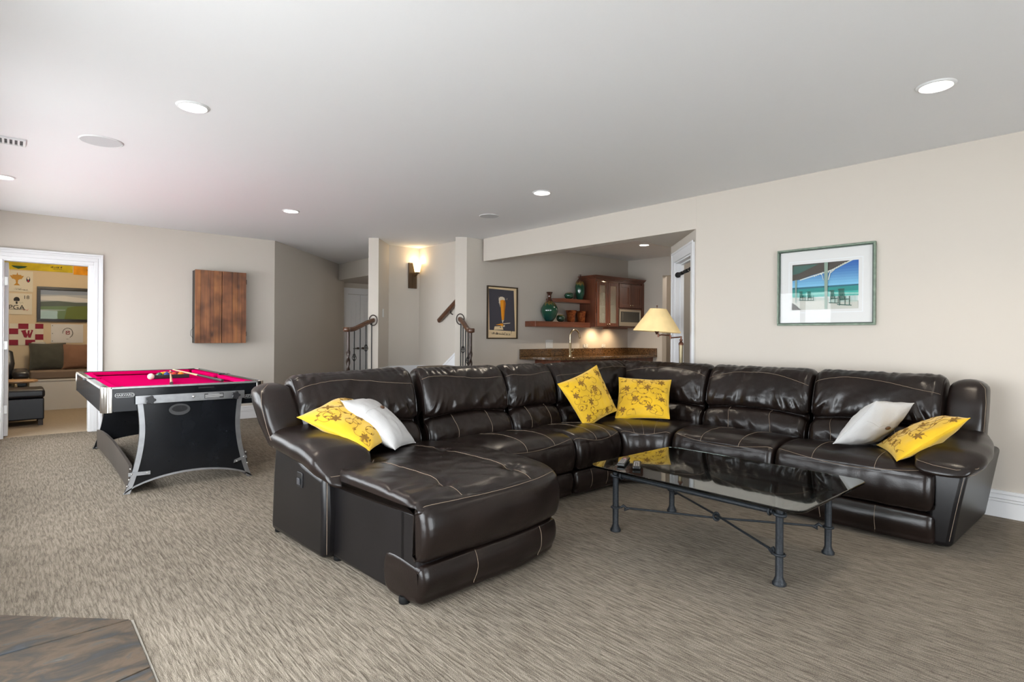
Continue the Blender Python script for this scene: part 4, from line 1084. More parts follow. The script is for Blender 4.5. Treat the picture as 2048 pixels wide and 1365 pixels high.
d = bpy.data.lights.new('sconce_bulb', 'POINT'); d.energy = 1.8; d.color = (1, .78, .48); d.shadow_soft_size = .03
o = bpy.data.objects.new('bulb', d); COL.objects.link(o); o.parent = t; o.location = Vector((4.50, 7.28, 2.25)) - Vector((4.47, 7.36, 1.83))

# ================================================================ switches and outlets
M_PLATE = mat('plate_white', (.72, .72, .70), .45)
def plate(loc, nrm, w, h, lab, cat='switch', rockers=1, dark=False):
    t = thing('light_switch' if cat == 'switch' else 'wall_outlet', lab, cat, loc)
    Mx = facing(loc, nrm)
    mb = MB().box(-w / 2, w / 2, -h / 2, h / 2, 0.0005, .006); mb.xf(Mx); mb.build('plate', M_PLATE, t, bevel=.002)
    for i in range(rockers):
        x = (i - (rockers - 1) / 2) * .046
        mb = MB().box(x - .016, x + .016, -.033, .033, .006, .009); mb.xf(Mx); r_ = mb.build('rocker', M_PLATE, t, bevel=.0015)
        if cat != 'switch':
            for dz in (-.018, .018):
                mb = MB().box(x - .009, x - .006, dz - .006, dz + .006, .009, .0095).box(x + .006, x + .009, dz - .006, dz + .006, .009, .0095); mb.xf(Mx); mb.build('slot', M_BLACKPL, r_)
plate((3.855, 7.134, 1.445), (.735, -.678, 0), .072, .115, 'white light switch on the stair post return wall')
plate((6.06, 6.079, 1.02), (0, -1, 0), .15, .125, 'white double switch plate above the bar counter', rockers=2)
plate((6.88, 6.079, .985), (0, -1, 0), .11, .05, 'white outlet plate under the glass cabinet doors', cat='outlet')
plate((7.32, 6.079, .985), (0, -1, 0), .09, .05, 'white outlet plate under the microwave', cat='outlet')
plate((6.349, 3.13, 1.04), (-1, 0, 0), .075, .12, 'white switch on the grey wall seen through the angled doorway')

# ================================================================ framed beer poster
def flatmesh(name, layers, Mx, w, h, parent, z0=0.0, dz=.0004):
    """layers of flat print: (colour material, polygon in 0..1 coordinates)"""
    mb = MB(); ms = []
    for k, (m_, poly) in enumerate(layers):
        if m_ not in ms: ms.append(m_)
        mb.cur = ms.index(m_)
        mb.add([((x - .5) * w, (y - .5) * h, z0 + dz * k) for x, y in poly], [tuple(range(len(poly)))])
    mb.xf(Mx)
    return mb.build(name, ms, parent, fixn=False)
def flat(name, c, rough=.5): return mat('print_' + name, c, rough)
def frame4(mb, w, h, fw, z0, z1):
    mb.box(-w / 2, w / 2, h / 2 - fw, h / 2, z0, z1).box(-w / 2, w / 2, -h / 2, -h / 2 + fw, z0, z1)
    mb.box(-w / 2, -w / 2 + fw, -h / 2 + fw, h / 2 - fw, z0, z1).box(w / 2 - fw, w / 2, -h / 2 + fw, h / 2 - fw, z0, z1)
    return mb
C_ = (5.128, 6.079, 1.46); W_, H_ = .555, .73
t = thing('framed_poster', 'framed vintage style poster of a tall glass of beer on a dark ground', 'poster', (5.128, 6.06, 1.095))
Mx = facing(C_, (0, -1, 0))
mb = frame4(MB(), W_, H_, .016, .0005, .024); mb.xf(Mx); mb.build('frame', mat('frame_black_gold', (.035, .02, .008), .3), t, bevel=.002)
cream = flat('cream', (.86, .66, .40)); dk = flat('slate', (.065, .062, .078)); am = flat('amber', (.85, .33, .015)); am2 = flat('amber_dark', (.55, .17, .01)); fo = flat('foam', (.85, .72, .55)); bl = flat('ink', (.03, .022, .02))
L = [(cream, [(0, 0), (1, 0), (1, 1), (0, 1)]),
     (dk, [(.07, .155), (.955, .13), (.90, .955), (.03, .965)]),
     (fo, [(.385, .70), (.37, .78), (.42, .815), (.50, .82), (.57, .80), (.595, .76), (.55, .74), (.50, .755), (.43, .735), (.42, .66), (.43, .60)]),
     (am, [(.42, .74), (.50, .76), (.58, .75), (.60, .70), (.57, .58), (.565, .45), (.56, .36), (.485, .35), (.465, .45), (.45, .58)]),
     (am2, [(.54, .74), (.59, .745), (.615, .69), (.59, .56), (.575, .42), (.565, .36), (.555, .36), (.55, .5)]),
     (fo, [(.475, .345), (.57, .355), (.53, .33), (.525, .30), (.50, .30), (.50, .33)]),
     (fo, [(.50, .285), (.79, .305), (.76, .29), (.56, .275)]),
     (am, [(.27, .255), (.46, .285), (.52, .285), (.54, .25), (.50, .225), (.45, .23), (.44, .25)]),
     (fo, [(.52, .235), (.575, .26), (.59, .24), (.575, .22), (.535, .215)]),
     (cream, [(.235, .225), (.50, .235), (.535, .16), (.21, .155)]),
     (bl, [(.40, .21), (.44, .222), (.47, .212), (.43, .20)]),
     (bl, [(.28, .075), (.94, .035), (.60, .06), (.285, .082)])]
for (x, y) in ((.36, .80), (.63, .77), (.655, .785), (.65, .76), (.36, .69)): L.append((fo, [(x, y), (x + .012, y), (x + .012, y + .010), (x, y + .010)]))
pr = flatmesh('print', L, Mx, W_ - .03, H_ - .03, t, .006)
def script_marks(parent, Mx, x0, x1, y, h, mt, seed, z=.013, tilt=0.0):
    """a line of print too small to read: rows of pen-like strokes"""
    rnd = random.Random(seed); mb = MB(); x = x0
    while x < x1:
        w = h * rnd.uniform(.10, .18); hh = h * (1.0 if rnd.random() < .25 else rnd.uniform(.55, .7)); yy = y + tilt * (x - x0)
        mb.box(x, x + w, yy - h / 2, yy - h / 2 + hh, z, z + .0002)
        if rnd.random() < .6: mb.box(x, x + h * .38, yy - h / 2 + hh * rnd.choice((0, .45, .85)), yy - h / 2 + hh * rnd.choice((0, .45, .85)) + h * .13, z + .0002, z + .0004)
        x += h * (rnd.uniform(.32, .45) if rnd.random() > .15 else .8)
    mb.xf(Mx); o = mb.build('small_print', mt, parent); o['kind'] = 'stuff'; return o
script_marks(pr, Mx, -.19, .14, -.285, .034, bl, 5, tilt=-.03)
lettering('lettering', '!', .085, bl, pr, Mx @ Matrix.Translation((.165, -.272, .013)) @ Matrix.Rotation(R(-12), 4, 'Z'), .0002)

# ================================================================ framed beach porch photograph on the right wall
C_ = (4.756, 1.739, 1.5425); W_, H_ = .712, .615
t = thing('framed_photograph', 'sage green framed photograph of a seaside porch with rocking chairs', 'picture', (4.74, 1.739, 1.235))
Mx = facing(C_, (-1, 0, 0))
M_SAGE = mat('frame_sage', (.17, .22, .165), .4, var=.2, vscale=30); M_SAGED = mat('frame_sage_dark', (.05, .075, .055), .4)
mb = frame4(MB(), W_, H_, .014, .0005, .030); mb.xf(Mx); fr = mb.build('frame', M_SAGE, t, bevel=.004)
mb = frame4(MB(), W_ - .028, H_ - .028, .008, .0005, .022); mb.xf(Mx); mb.build('inner_moulding', M_SAGED, fr, bevel=.002)
mb = MB().box(-W_ / 2 + .02, W_ / 2 - .02, -H_ / 2 + .02, H_ / 2 - .02, .001, .008); mb.xf(Mx); mb.build('mat_board', flat('mat_board', (.72, .715, .70)), t)
mb = frame4(MB(), .54, .415, .005, .008, .0088); mb.xf(Mx); mb.build('mat_bevel', flat('mat_bevel', (.80, .82, .83)), t)
sk = flat('sky_deep', (.008, .19, .52)); sk2 = flat('sky_mid', (.035, .33, .66)); sk3 = flat('sky_pale', (.25, .55, .75)); se = flat('sea', (.0, .21, .19)); se2 = flat('sea_dark', (.0, .09, .13)); se3 = flat('sea_light', (.03, .36, .30))
dkk = flat('deck', (.52, .52, .46)); rf = flat('roof', (.045, .035, .025)); rf2 = flat('roof_green', (.03, .09, .07)); co = flat('column', (.22, .30, .24)); tr = flat('gingerbread', (.62, .66, .58)); chn = flat('chair', (.01, .07, .05)); ra = flat('rail_teal', (.30, .62, .55))
def mixc(a_, b_, f): return tuple(x + (y - x) * f for x, y in zip(a_, b_))
L = []
for k in range(9):
    f = (k / 8) ** 1.4; L.append((flat('sky_%d' % k, mixc((.002, .085, .33), (.16, .42, .62), f)), [(0, .49 + .51 * (8 - k) / 9), (1, .49 + .51 * (8 - k) / 9), (1, .49 + .51 * (9 - k) / 9 + .001), (0, .49 + .51 * (9 - k) / 9 + .001)]))
L += [(se2, [(0, .455), (1, .475), (1, .505), (0, .495)]), (se, [(0, .36), (1, .36), (1, .475), (0, .455)]), (se3, [(0, .27), (1, .27), (1, .37), (0, .37)]),
     (dkk, [(0, 0), (1, 0), (1, .16), (.55, .24), (0, .28)]),
     (rf, [(0, 1), (.88, 1), (.62, .84), (.30, .74), (.12, .665), (0, .65)]), (rf2, [(.02, .97), (.42, .98), (.10, .80), (0, .78)]),
     (tr, [(.12, .665), (.62, .84), (.88, 1), (.92, 1), (.62, .815), (.12, .645)]),
     (ra, [(.10, .33), (.55, .335), (.55, .35), (.10, .345)]), (ra, [(.57, .33), (1, .30), (1, .325), (.57, .355)])]
for i in range(20): x = .58 + i * .021; L.append((ra, [(x, .14), (x + .006, .14), (x + .006, .33), (x, .33)]))
for i in range(14): x = .11 + i * .03; L.append((ra, [(x, .2), (x + .005, .2), (x + .005, .34), (x, .34)]))
for i in range(9): x = .56 + i * .03; y = .80 + i * .02; L.append((tr, [(x, y), (x + .018, y + .012), (x + .014, y - .035), (x + .004, y - .03)]))
for i in range(5): x = .35 + i * .03; y = .735 + i * .014; L.append((tr, [(x, y), (x + .018, y + .01), (x + .014, y - .03), (x + .004, y - .028)]))
L += [(co, [(.515, 0), (.555, 0), (.56, 1), (.505, 1)]), (tr, [(.56, .62), (.575, .62), (.60, .76), (.66, .82), (.655, .83), (.59, .78)]), (tr, [(.50, .62), (.49, .62), (.47, .73), (.44, .76), (.47, .76)]),
      (co, [(.055, .16), (.075, .16), (.078, .66), (.05, .66)]), (rf, [(0, 0), (.15, 0), (.07, .10), (0, .16)])]
def rocker_print(x, y, s):
    for k in range(7): L.append((chn, [(x + .013 * k * s, y + .13 * s), (x + (.013 * k + .007) * s, y + .13 * s), (x + (.013 * k - .007) * s, y + .36 * s), (x + (.013 * k - .014) * s, y + .36 * s)]))
    L.append((chn, [(x - .018 * s, y + .345 * s), (x + .08 * s, y + .345 * s), (x + .08 * s, y + .37 * s), (x - .018 * s, y + .37 * s)]))
    L.append((chn, [(x, y + .11 * s), (x + .16 * s, y + .13 * s), (x + .16 * s, y + .145 * s), (x, y + .145 * s)]))
    for a in (0.0, .085, .15): L.append((chn, [(x + a * s, y), (x + (a + .012) * s, y), (x + (a + .012) * s, y + .2 * s), (x + a * s, y + .2 * s)]))
    L.append((chn, [(x - .03 * s, y + .015 * s), (x + .19 * s, y - .01 * s), (x + .19 * s, y + .008 * s), (x - .03 * s, y + .035 * s)]))
rocker_print(.73, .07, .95); rocker_print(.60, .12, .75); rocker_print(.13, .20, .55); rocker_print(.26, .19, .55)
flatmesh('print', L, Mx, .48, .365, t, .009, .00012)
def clear_pane(name, ior=.014, tint=(1, 1, 1), rough=0.0):
    m = bpy.data.materials.new(name); m.use_nodes = True
    n = m.node_tree.nodes; l = m.node_tree.links; n.remove(n['Principled BSDF'])
    lw = n.new('ShaderNodeLayerWeight'); lw.inputs[0].default_value = .5
    pw = n.new('ShaderNodeMath'); pw.operation = 'POWER'; pw.inputs[1].default_value = 5; l.new(lw.outputs['Facing'], pw.inputs[0])
    fr = n.new('ShaderNodeMath'); fr.operation = 'MULTIPLY_ADD'; fr.inputs[1].default_value = .8; fr.inputs[2].default_value = ior; l.new(pw.outputs[0], fr.inputs[0])
    tr = n.new('ShaderNodeBsdfTransparent'); tr.inputs[0].default_value = (*tint, 1)
    gl = n.new('ShaderNodeBsdfGlossy'); gl.inputs['Roughness'].default_value = rough
    mx = n.new('ShaderNodeMixShader'); l.new(fr.outputs[0], mx.inputs[0]); l.new(tr.outputs[0], mx.inputs[1]); l.new(gl.outputs[0], mx.inputs[2])
    l.new(mx.outputs[0], n['Material Output'].inputs['Surface']); return m
M_PICGLASS = clear_pane('picture_glass')
mb = MB().add([(-W_ / 2 + .022, -H_ / 2 + .022, .0205), (W_ / 2 - .022, -H_ / 2 + .022, .0205), (W_ / 2 - .022, H_ / 2 - .022, .0205), (-W_ / 2 + .022, H_ / 2 - .022, .0205)], [(0, 1, 2, 3)]); mb.xf(Mx); mb.build('glass', M_PICGLASS, t)
# ================================================================ bar
M_CHERRY = wood('cherry', (.19, .062, .030), (.10, .030, .015), 'Z', .32, coat=.25)
M_CHERRYX = wood('cherry_flat', (.20, .062, .030), (.105, .031, .015), 'X', .32, coat=.25)
M_GRANITE = mat('granite_brown', (.17, .085, .030), .12, spec=.6, col2=(.04, .022, .010), vscale=60, detail=6, coat=.4)
M_BRASS = mat('warm_nickel', (.62, .50, .33), .22, metal=1.0)
M_CABGLASS = mat('cabinet_glass', (.55, .52, .42), .25, spec=.7, alpha=.35)
# base cabinet and counter
t = thing('base_cabinet', 'dark cherry base cabinet under the bar counter', 'cabinet', (6.8, 5.85, 0))
MB().box(5.765, 7.965, 5.56, 6.075, .10, .80).build('body', M_CHERRY, t)
MB().box(5.80, 7.93, 5.62, 6.07, 0, .10).build('plinth', M_POCKET, t)
for i in range(4):
    x0 = 5.79 + i * .40
    dr = MB().box(x0, x0 + .385, 5.542, 5.56, .13, .78).build('door', M_CHERRY, t, bevel=.003)
    MB().ball((x0 + (.34 if i % 2 == 0 else .045), 5.53, .70), .013, 10, 6).build('knob', M_BRASS, dr, smooth=60)
t = thing('bar_counter', 'polished brown granite bar counter with low backsplash', 'counter', (6.7, 5.8, .80))
MB().prism([(5.455, 6.078), (5.46, 6.0), (5.52, 5.78), (5.63, 5.58), (5.80, 5.47), (6.1, 5.43), (6.7, 5.43), (7.33, 5.455), (7.42, 5.475), (7.968, 5.475), (7.968, 6.078)], .802, .842).build('slab', M_GRANITE, t, bevel=.008, seg=3)
MB().box(5.457, 7.967, 6.053, 6.078, .8425, .948).build('backsplash', M_GRANITE, t, bevel=.003)
MB().box(7.943, 7.967, 5.478, 6.052, .8425, .948).build('backsplash', M_GRANITE, t, bevel=.003)
# faucet
fx, fy = 6.255, 5.83
t = thing('faucet', 'brass toned gooseneck faucet on the bar counter', 'faucet', (fx, fy, .843))
MB().lathe([(.028, 0), (.028, .012), (.019, .03), (.017, .19), (.014, .20)], (fx, fy, .843), 16).build('body', M_BRASS, t, smooth=50)
arc = [(fx + .0, fy, 1.04), (fx, fy, 1.12)] + [(fx + .085 - .085 * math.cos(R(180 * i / 10)) , fy, 1.15 + .085 * math.sin(R(180 * i / 10))) for i in range(11)]
arc = [(fx, fy, 1.04)] + [(fx + .08 - .08 * math.cos(R(165 * i / 12)), fy - .03 * i / 12, 1.155 + .08 * math.sin(R(165 * i / 12))) for i in range(13)]
MB().tube(arc, .012, 10).build('gooseneck', M_BRASS, t, smooth=60)
e = Vector(arc[-1]); MB().tube([e, e + Vector((.018, -.005, -.07))], [.0135, .0165], 12).build('spray_head', M_BRASS, t, smooth=50)
MB().tube([(fx + .015, fy, .90), (fx + .05, fy - .01, .915), (fx + .062, fy - .01, .955)], [.011, .010, .006], 8).build('lever', M_BRASS, t, smooth=60)
# floating shelves
for (x0, x1, z0, z1, lab) in ((5.565, 6.762, 1.272, 1.352, 'thick lower cherry shelf holding the large green vase'), (5.99, 6.762, 1.645, 1.702, 'upper floating cherry shelf holding the green bottle vase')):
    o = MB().prism([(x0, 6.079), (x0, 5.90) if z0 < 1.5 else (x0 - .01, 5.98), (x0 + (.0 if z0 < 1.5 else .17), 5.86), (x1, 5.86), (x1, 6.079)], z0, z1).build('floating_shelf', M_CHERRYX, None, bevel=.004, loc=(x0, 6.0, z0))
    tag(o, lab, 'shelf', 'floating shelves')
# upper cabinet
UX0, UX1, UZ0, UZ1, UY = 6.765, 7.965, 1.285, 2.02, 5.75
t = thing('wall_cabinet', 'cherry wall cabinet with frosted glass doors and crown moulding', 'cabinet', ((UX0 + UX1) / 2, 5.92, UZ0))
mb = MB().box(UX0 - .03, UX0 - .01, UY + .01, 6.079, UZ0, UZ1)                                    # left side
mb.box(UX0 - .01, UX1, 6.06, 6.079, UZ0, UZ1).box(UX0 - .01, UX1, UY + .01, 6.06, UZ0, UZ0 + .02).box(UX0 - .01, UX1, UY + .01, 6.06, UZ1 - .02, UZ1)
mb.box(7.285, 7.305, UY + .01, 6.06, UZ0 + .02, UZ1 - .02).box(UX1 - .02, UX1, UY + .01, 6.06, UZ0 + .02, UZ1 - .02).box(7.305, UX1 - .02, UY + .01, 6.06, 1.58, 1.60)
bd = mb.build('carcass', M_CHERRY, t)
MB().box(UX0, 7.285, UY + .03, 6.055, 1.62, 1.635).build('inner_shelf', M_CHERRYX, bd)
cr = MB()
for (d, z0, z1) in ((.0, 0, .02), (.015, .02, .035), (.035, .035, .05), (.05, .05, .062)): cr.box(UX0 - .03 - d, UX1, UY - d, 6.079, UZ1 + z0, UZ1 + z1)
cr.build('crown_moulding', M_CHERRYX, t, bevel=.003)
def shaker(x0, x1, z0, z1, glass, kx, kz):
    w = .055; mb = MB()
    mb.box(x0, x0 + w, UY - .01, UY + .01, z0, z1).box(x1 - w, x1, UY - .01, UY + .01, z0, z1).box(x0 + w, x1 - w, UY - .01, UY + .01, z0, z0 + w).box(x0 + w, x1 - w, UY - .01, UY + .01, z1 - w, z1)
    dr = mb.build('door', M_CHERRY, t, bevel=.002)
    MB().box(x0 + w, x1 - w, UY - .002, UY + .004, z0 + w, z1 - w).build('pane' if glass else 'panel', M_CABGLASS if glass else M_CHERRY, dr)
    MB().ball((kx, UY - .022, kz), .012, 12, 8).tube([(kx, UY - .008, kz), (kx, UY - .02, kz)], .005, 8).build('knob', M_BRASS, dr, smooth=60)
shaker(6.76, 7.02, UZ0 + .01, UZ1 - .03, True, 7.0, 1.33); shaker(7.025, 7.285, UZ0 + .01, UZ1 - .03, True, 7.05, 1.33)
shaker(7.305, 7.60, 1.605, UZ1 - .03, False, 7.575, 1.645); shaker(7.605, 7.90, 1.605, UZ1 - .03, False, 7.63, 1.645)
MB().box(7.905, UX1, UY - .008, UY + .01, UZ0, UZ1).build('filler', M_CHERRY, t)
MB().box(7.10, 7.60, UY + .05, UY + .16, UZ0 - .028, UZ0 - .001).build('under_light', M_CHERRYX, t)
for x in (7.02, 7.40):
    d = bpy.data.lights.new('under_cabinet_lamp', 'SPOT'); d.energy = 9.0; d.color = (1, .72, .42); d.spot_size = R(130); d.spot_blend = .9; d.shadow_soft_size = .03
    o = bpy.data.objects.new('under_lamp', d); COL.objects.link(o); o.parent = t; o.location = Vector((x, 5.86, UZ0 - .035)) - t.location; o.rotation_euler = (R(35), 0, 0)
d = bpy.data.lights.new('cabinet_lamp', 'POINT'); d.energy = .5; d.color = (1, .78, .48); d.shadow_soft_size = .02
o = bpy.data.objects.new('inner_lamp', d); COL.objects.link(o); o.parent = t; o.location = Vector((7.12, 5.92, UZ1 - .06)) - t.location
MB().lathe([(.04, 0), (.04, .012)], (7.12, 5.92, UZ1 - .034), 16).build('puck_light', mat('puck', (1, .9, .7), .4, emit=(1, .7, .35), estr=6), t)
# drinking glasses behind the panes
M_GLW = mat('glassware', (.75, .75, .70), .15, spec=.7, alpha=.5)
i = 0
for z in (UZ0 + .021, 1.636):
    for x in (6.82, 6.93, 7.08, 7.20):
        o = MB().lathe([(.03, 0), (.032, .004), (.006, .012), (.006, .07), (.034, .11), (.036, .17), (.030, .20)], (x, 5.90, z), 14).build('wine_glass', M_GLW, None, smooth=50, loc=(x, 5.90, z))
        w_ = {6.82: 'leftmost', 6.93: 'second', 7.08: 'third', 7.20: 'rightmost'}[x]
        tag(o, w_ + (' stem glass on the cabinet floor behind the frosted doors' if z < 1.5 else ' stem glass on the inner cabinet shelf behind the frosted doors'), 'glass', 'glasses on the cabinet floor' if z < 1.5 else 'glasses on the inner cabinet shelf')
# microwave
M_STEEL = mat('stainless_warm', (.62, .54, .42), .3, metal=1.0)
t = thing('microwave', 'stainless microwave built in under the small cabinet doors', 'microwave', (7.59, 5.85, 1.306))
MB().box(7.306, 7.885, UY + .005, 6.05, 1.306, 1.578).build('body', mat('mw_body', (.05, .05, .05), .4), t)
fz_ = frame4(MB(), .575, .268, .034, 0, .014); fz_.xf(facing((7.596, UY + .0049, 1.442), (0, -1, 0))); fz_.box(7.33, 7.86, UY - .009, UY + .0049, 1.342, 1.372)
fz_.build('door_frame', M_STEEL, t, bevel=.002)
MB().box(7.343, 7.85, UY - .004, UY + .0048, 1.372, 1.542).build('window', mat('mw_window', (.06, .055, .045), .12, spec=.6), t)
MB().box(7.40, 7.404, UY - .006, UY - .0041, 1.39, 1.53).build('window_line', M_STEEL, t)
# pottery
def pot_mat(name, top, mid, low, z0, z1, rough=.12):
    m = bpy.data.materials.new(name); m.use_nodes = True
    n = m.node_tree.nodes; l = m.node_tree.links; b = n['Principled BSDF']; b.inputs['Roughness'].default_value = rough; b.inputs['Coat Weight'].default_value = .5
    tc = n.new('ShaderNodeTexCoord'); sp = n.new('ShaderNodeSeparateXYZ'); l.new(tc.outputs['Object'], sp.inputs[0])
    nz_ = n.new('ShaderNodeTexNoise'); nz_.inputs['Scale'].default_value = 30; mp = n.new('ShaderNodeMapping'); mp.inputs['Scale'].default_value = (1, 1, .25)
    l.new(tc.outputs['Object'], mp.inputs['Vector']); l.new(mp.outputs[0], nz_.inputs['Vector'])
    mr = n.new('ShaderNodeMapRange'); mr.inputs['From Min'].default_value = z0; mr.inputs['From Max'].default_value = z1; l.new(sp.outputs['Z'], mr.inputs['Value'])
    ad = n.new('ShaderNodeMath'); ad.operation = 'MULTIPLY_ADD'; l.new(nz_.outputs[0], ad.inputs[0]); ad.inputs[1].default_value = .35; l.new(mr.outputs[0], ad.inputs[2])
    r = n.new('ShaderNodeValToRGB'); e = r.color_ramp.elements; e[0].position = .15; e[0].color = (*low, 1); e[1].position = .88; e[1].color = (*top, 1)
    x = e.new(.50); x.color = (*mid, 1); x = e.new(.73); x.color = (*mid, 1); x = e.new(.80); x.color = (.20, .13, .03, 1)
    l.new(ad.outputs[0], r.inputs[0]); l.new(r.outputs[0], b.inputs['Base Color'])
    return m
GR = (.010, .065, .035); GD = (.006, .045, .048); BR = (.06, .02, .012)
def pot(name, prof, loc, mt, lab, cat='vase', grp=None, n=28):
    o = MB().lathe(prof, loc, n).build(name, mt, None, smooth=50, loc=loc); return tag(o, lab, cat, grp)
pot('tall_vase', [(.045, 0), (.06, .01), (.10, .07), (.130, .15), (.125, .20), (.09, .26), (.045, .305), (.028, .34), (.028, .39), (.048, .435), (.042, .435), (.024, .39)], (5.946, 5.965, 1.3525),
    pot_mat('glaze_tall', BR, GR, GD, .0, .43), 'large green glazed vase with flared brown neck on the lower shelf')
pot('round_pot', [(.03, 0), (.055, .02), (.068, .055), (.058, .09), (.035, .105), (.03, .10)], (6.155, 5.935, 1.3525), pot_mat('glaze_ball', BR, (.02, .05, .03), (.01, .03, .02), 0, .16), 'small round dark green pot beside the large vase on the lower shelf', 'pot')
pot('round_pot', [(.03, 0), (.06, .022), (.075, .055), (.062, .085), (.038, .097), (.03, .092)], (6.36, 5.96, 1.7025), pot_mat('glaze_ball2', BR, GR, (.01, .05, .03), 0, .15), 'small round green pot on the upper shelf', 'pot')
pot('bottle_vase', [(.04, 0), (.055, .02), (.073, .10), (.078, .20), (.066, .27), (.035, .315), (.020, .335), (.017, .385), (.020, .392), (.014, .392)], (6.60, 5.955, 1.7025), pot_mat('glaze_bottle', BR, GR, (.01, .07, .05), 0, .40), 'slender green bottle vase on the upper shelf touching the cabinet')
COP = mat('copper_glaze', (.36, .11, .03), .2, metal=.4, col2=(.14, .03, .012), vscale=28)
pot('copper_tumbler', [(.055, 0), (.06, .01), (.066, .10), (.086, .176), (.088, .18), (.08, .178), (.06, .10)], (6.40, 5.955, 1.3525), COP, 'copper glazed flared tumbler in the middle of the lower shelf', 'tumbler', 'copper tumblers')
pot('copper_tumbler', [(.053, 0), (.058, .01), (.064, .10), (.080, .172), (.082, .176), (.075, .174), (.058, .10)], (6.635, 5.955, 1.3525), COP, 'copper glazed flared tumbler next to the wall cabinet side', 'tumbler', 'copper tumblers')

# ================================================================ floor lamp behind the sofa corner
M_LBR = mat('lamp_bronze', (.12, .05, .03), .35, metal=.7); M_LPOLE = mat('lamp_antique_brass', (.22, .18, .11), .35, metal=.8)
M_LSH = mat('lamp_shade_cream', (.86, .64, .32), .8, spec=.1, var=.06, vscale=8)
lx, ly = 4.795, 3.03; sx_, sy_ = 4.625, 3.185
t = thing('floor_lamp', 'swing arm floor lamp with cream cone shade behind the sofa corner', 'lamp', (lx, ly, 0))
MB().lathe([(.075, 0), (.075, .012), (.05, .022), (.015, .04)], (lx, ly, 0), 24).build('base', M_LBR, t, smooth=40)
MB().lathe([(.012, .03), (.014, .5), (.018, .9), (.0205, 1.055), (.0205, 1.06)], (lx, ly, 0), 16).build('pole', M_LPOLE, t, smooth=50)
MB().lathe([(.0225, 1.06), (.024, 1.075), (.013, 1.092), (.010, 1.10), (.017, 1.105), (.017, 1.112), (.008, 1.118), (.008, 1.145)], (lx, ly, 0), 16).build('pole_cap', M_LBR, t, smooth=40)
mx_, my_ = lx + (sx_ - lx) * .45 - .01, ly + (sy_ - ly) * .45 - .01
MB().tube([(lx, ly, 1.138), (mx_, my_, 1.128)], .0065, 8).tube([(mx_, my_, 1.118), (mx_, my_, 1.155)], .0085, 8).tube([(mx_, my_, 1.150), (sx_ + .03, sy_ - .03, 1.157), (sx_ + .01, sy_ - .01, 1.150)], .0065, 8).tube([(sx_ + .01, sy_ - .01, 1.135), (sx_ + .01, sy_ - .01, 1.17)], .0085, 8).build('swing_arm', M_LBR, t, smooth=60)
MB().lathe([(.010, 1.16), (.014, 1.175), (.030, 1.20), (.026, 1.215), (.015, 1.23), (.015, 1.27)], (sx_, sy_, 0), 16).build('socket', M_LBR, t, smooth=50)
mb = MB(); N_ = 40
prof = [(.222, 1.185), (.2205, 1.195), (.080, 1.402), (.079, 1.405), (.077, 1.403), (.218, 1.193)]
mb.lathe(prof + [prof[0]], (0, 0, 0), N_, cap=False)
Mt = Matrix.Translation((sx_, sy_, 0)) @ Matrix.Translation((0, 0, 1.2)) @ Matrix.Rotation(R(3.5), 4, Vector((.658, .753, 0))) @ Matrix.Translation((0, 0, -1.2)); mb.xf(Mt)
mb.build('lamp_shade', M_LSH, t, smooth=50)
MB().tube([(sx_, sy_, 1.40), (sx_, sy_, 1.43)], .003, 6).ball((sx_, sy_, 1.432), .007, 8, 6).tube([(sx_ - .078, sy_, 1.398), (sx_ + .078, sy_, 1.398)], .002, 5).tube([(sx_, sy_, 1.27), (sx_, sy_, 1.40)], .003, 5).build('finial', M_LBR, t, smooth=50)

# ================================================================ chin-up bar in the angled doorway
t = thing('chin_up_bar', 'doorway chin-up bar with black foam grips under the white casing', 'exercise bar', ang(.5, .02, 1.80))
zb_ = 1.80
MB().tube([ang(.146, .022, zb_), ang(.854, .022, zb_ + .01)], .011, 10).build('bar', M_CHROME, t, smooth=60)
for s0 in (.17, .40, .62): 
    MB().tube([ang(s0, .022, zb_ + .003), ang(s0 + .14, .022, zb_ + .005)], .019, 12).build('foam_grip', mat('foam_black', (.012, .012, .012), .9), t, smooth=60)
for s0, s1 in ((.1455, .16), (.84, .8545)): MB().tube([ang(s0, .022, zb_ + .004), ang(s1, .022, zb_ + .004)], .030, 16).build('end_cap', M_BLACKPL, t, smooth=40)
# ================================================================ throw pillows
M_YEL = mat('pillow_yellow', (.64, .385, .008), .55, spec=.3, sheen=.3, var=.10, vscale=5, bump=.15, bscale=220)
M_EMB = mat('embroidery_ochre', (.21, .105, .008), .6)
M_WHT = mat('pillow_linen', (.52, .51, .50), .8, spec=.2, bump=.35, bscale=240)
M_WOODBTN = mat('button_wood', (.10, .045, .02), .4)
class Pillow:
    def __init__(s, w, h, T, seed, flop=0.0):
        s.w, s.h, s.T, s.seed, s.flop = w, h, T, seed, flop
    def p(s, u, v, side=1):
        pin = .07
        x = u * s.w / 2 * (1 - pin * (1 - v * v) * abs(u) ** 1.5); y = v * s.h / 2 * (1 - pin * (1 - u * u) * abs(v) ** 1.5)
        e = max(0, (1 - abs(u) ** 2.4)) ** .55 * max(0, (1 - abs(v) ** 2.4)) ** .55
        z = side * s.T / 2 * e
        z += .012 * nz(u * 2.2 + s.seed, v * 2.2, 1.0) * e + .007 * nz(u * 6 + s.seed, v * 4, 5.0) * e
        z += s.flop * (u * v)
        return Vector((x, y, z))
    def mesh(s, n=34):
        mb = MB()
        q = [math.sin(PI / 2 * (2 * i / n - 1)) for i in range(n + 1)]
        mb.grid([[s.p(a, b, 1) for b in q] for a in q]); mb.grid([[s.p(a, b, -1) for b in q] for a in q])
        return mb
def orient(c, u, v):
    u = Vector(u).normalized(); v = Vector(v); v = (v - u * u.dot(v)).normalized(); w = u.cross(v)
    return Matrix((u, v, w)).transposed()
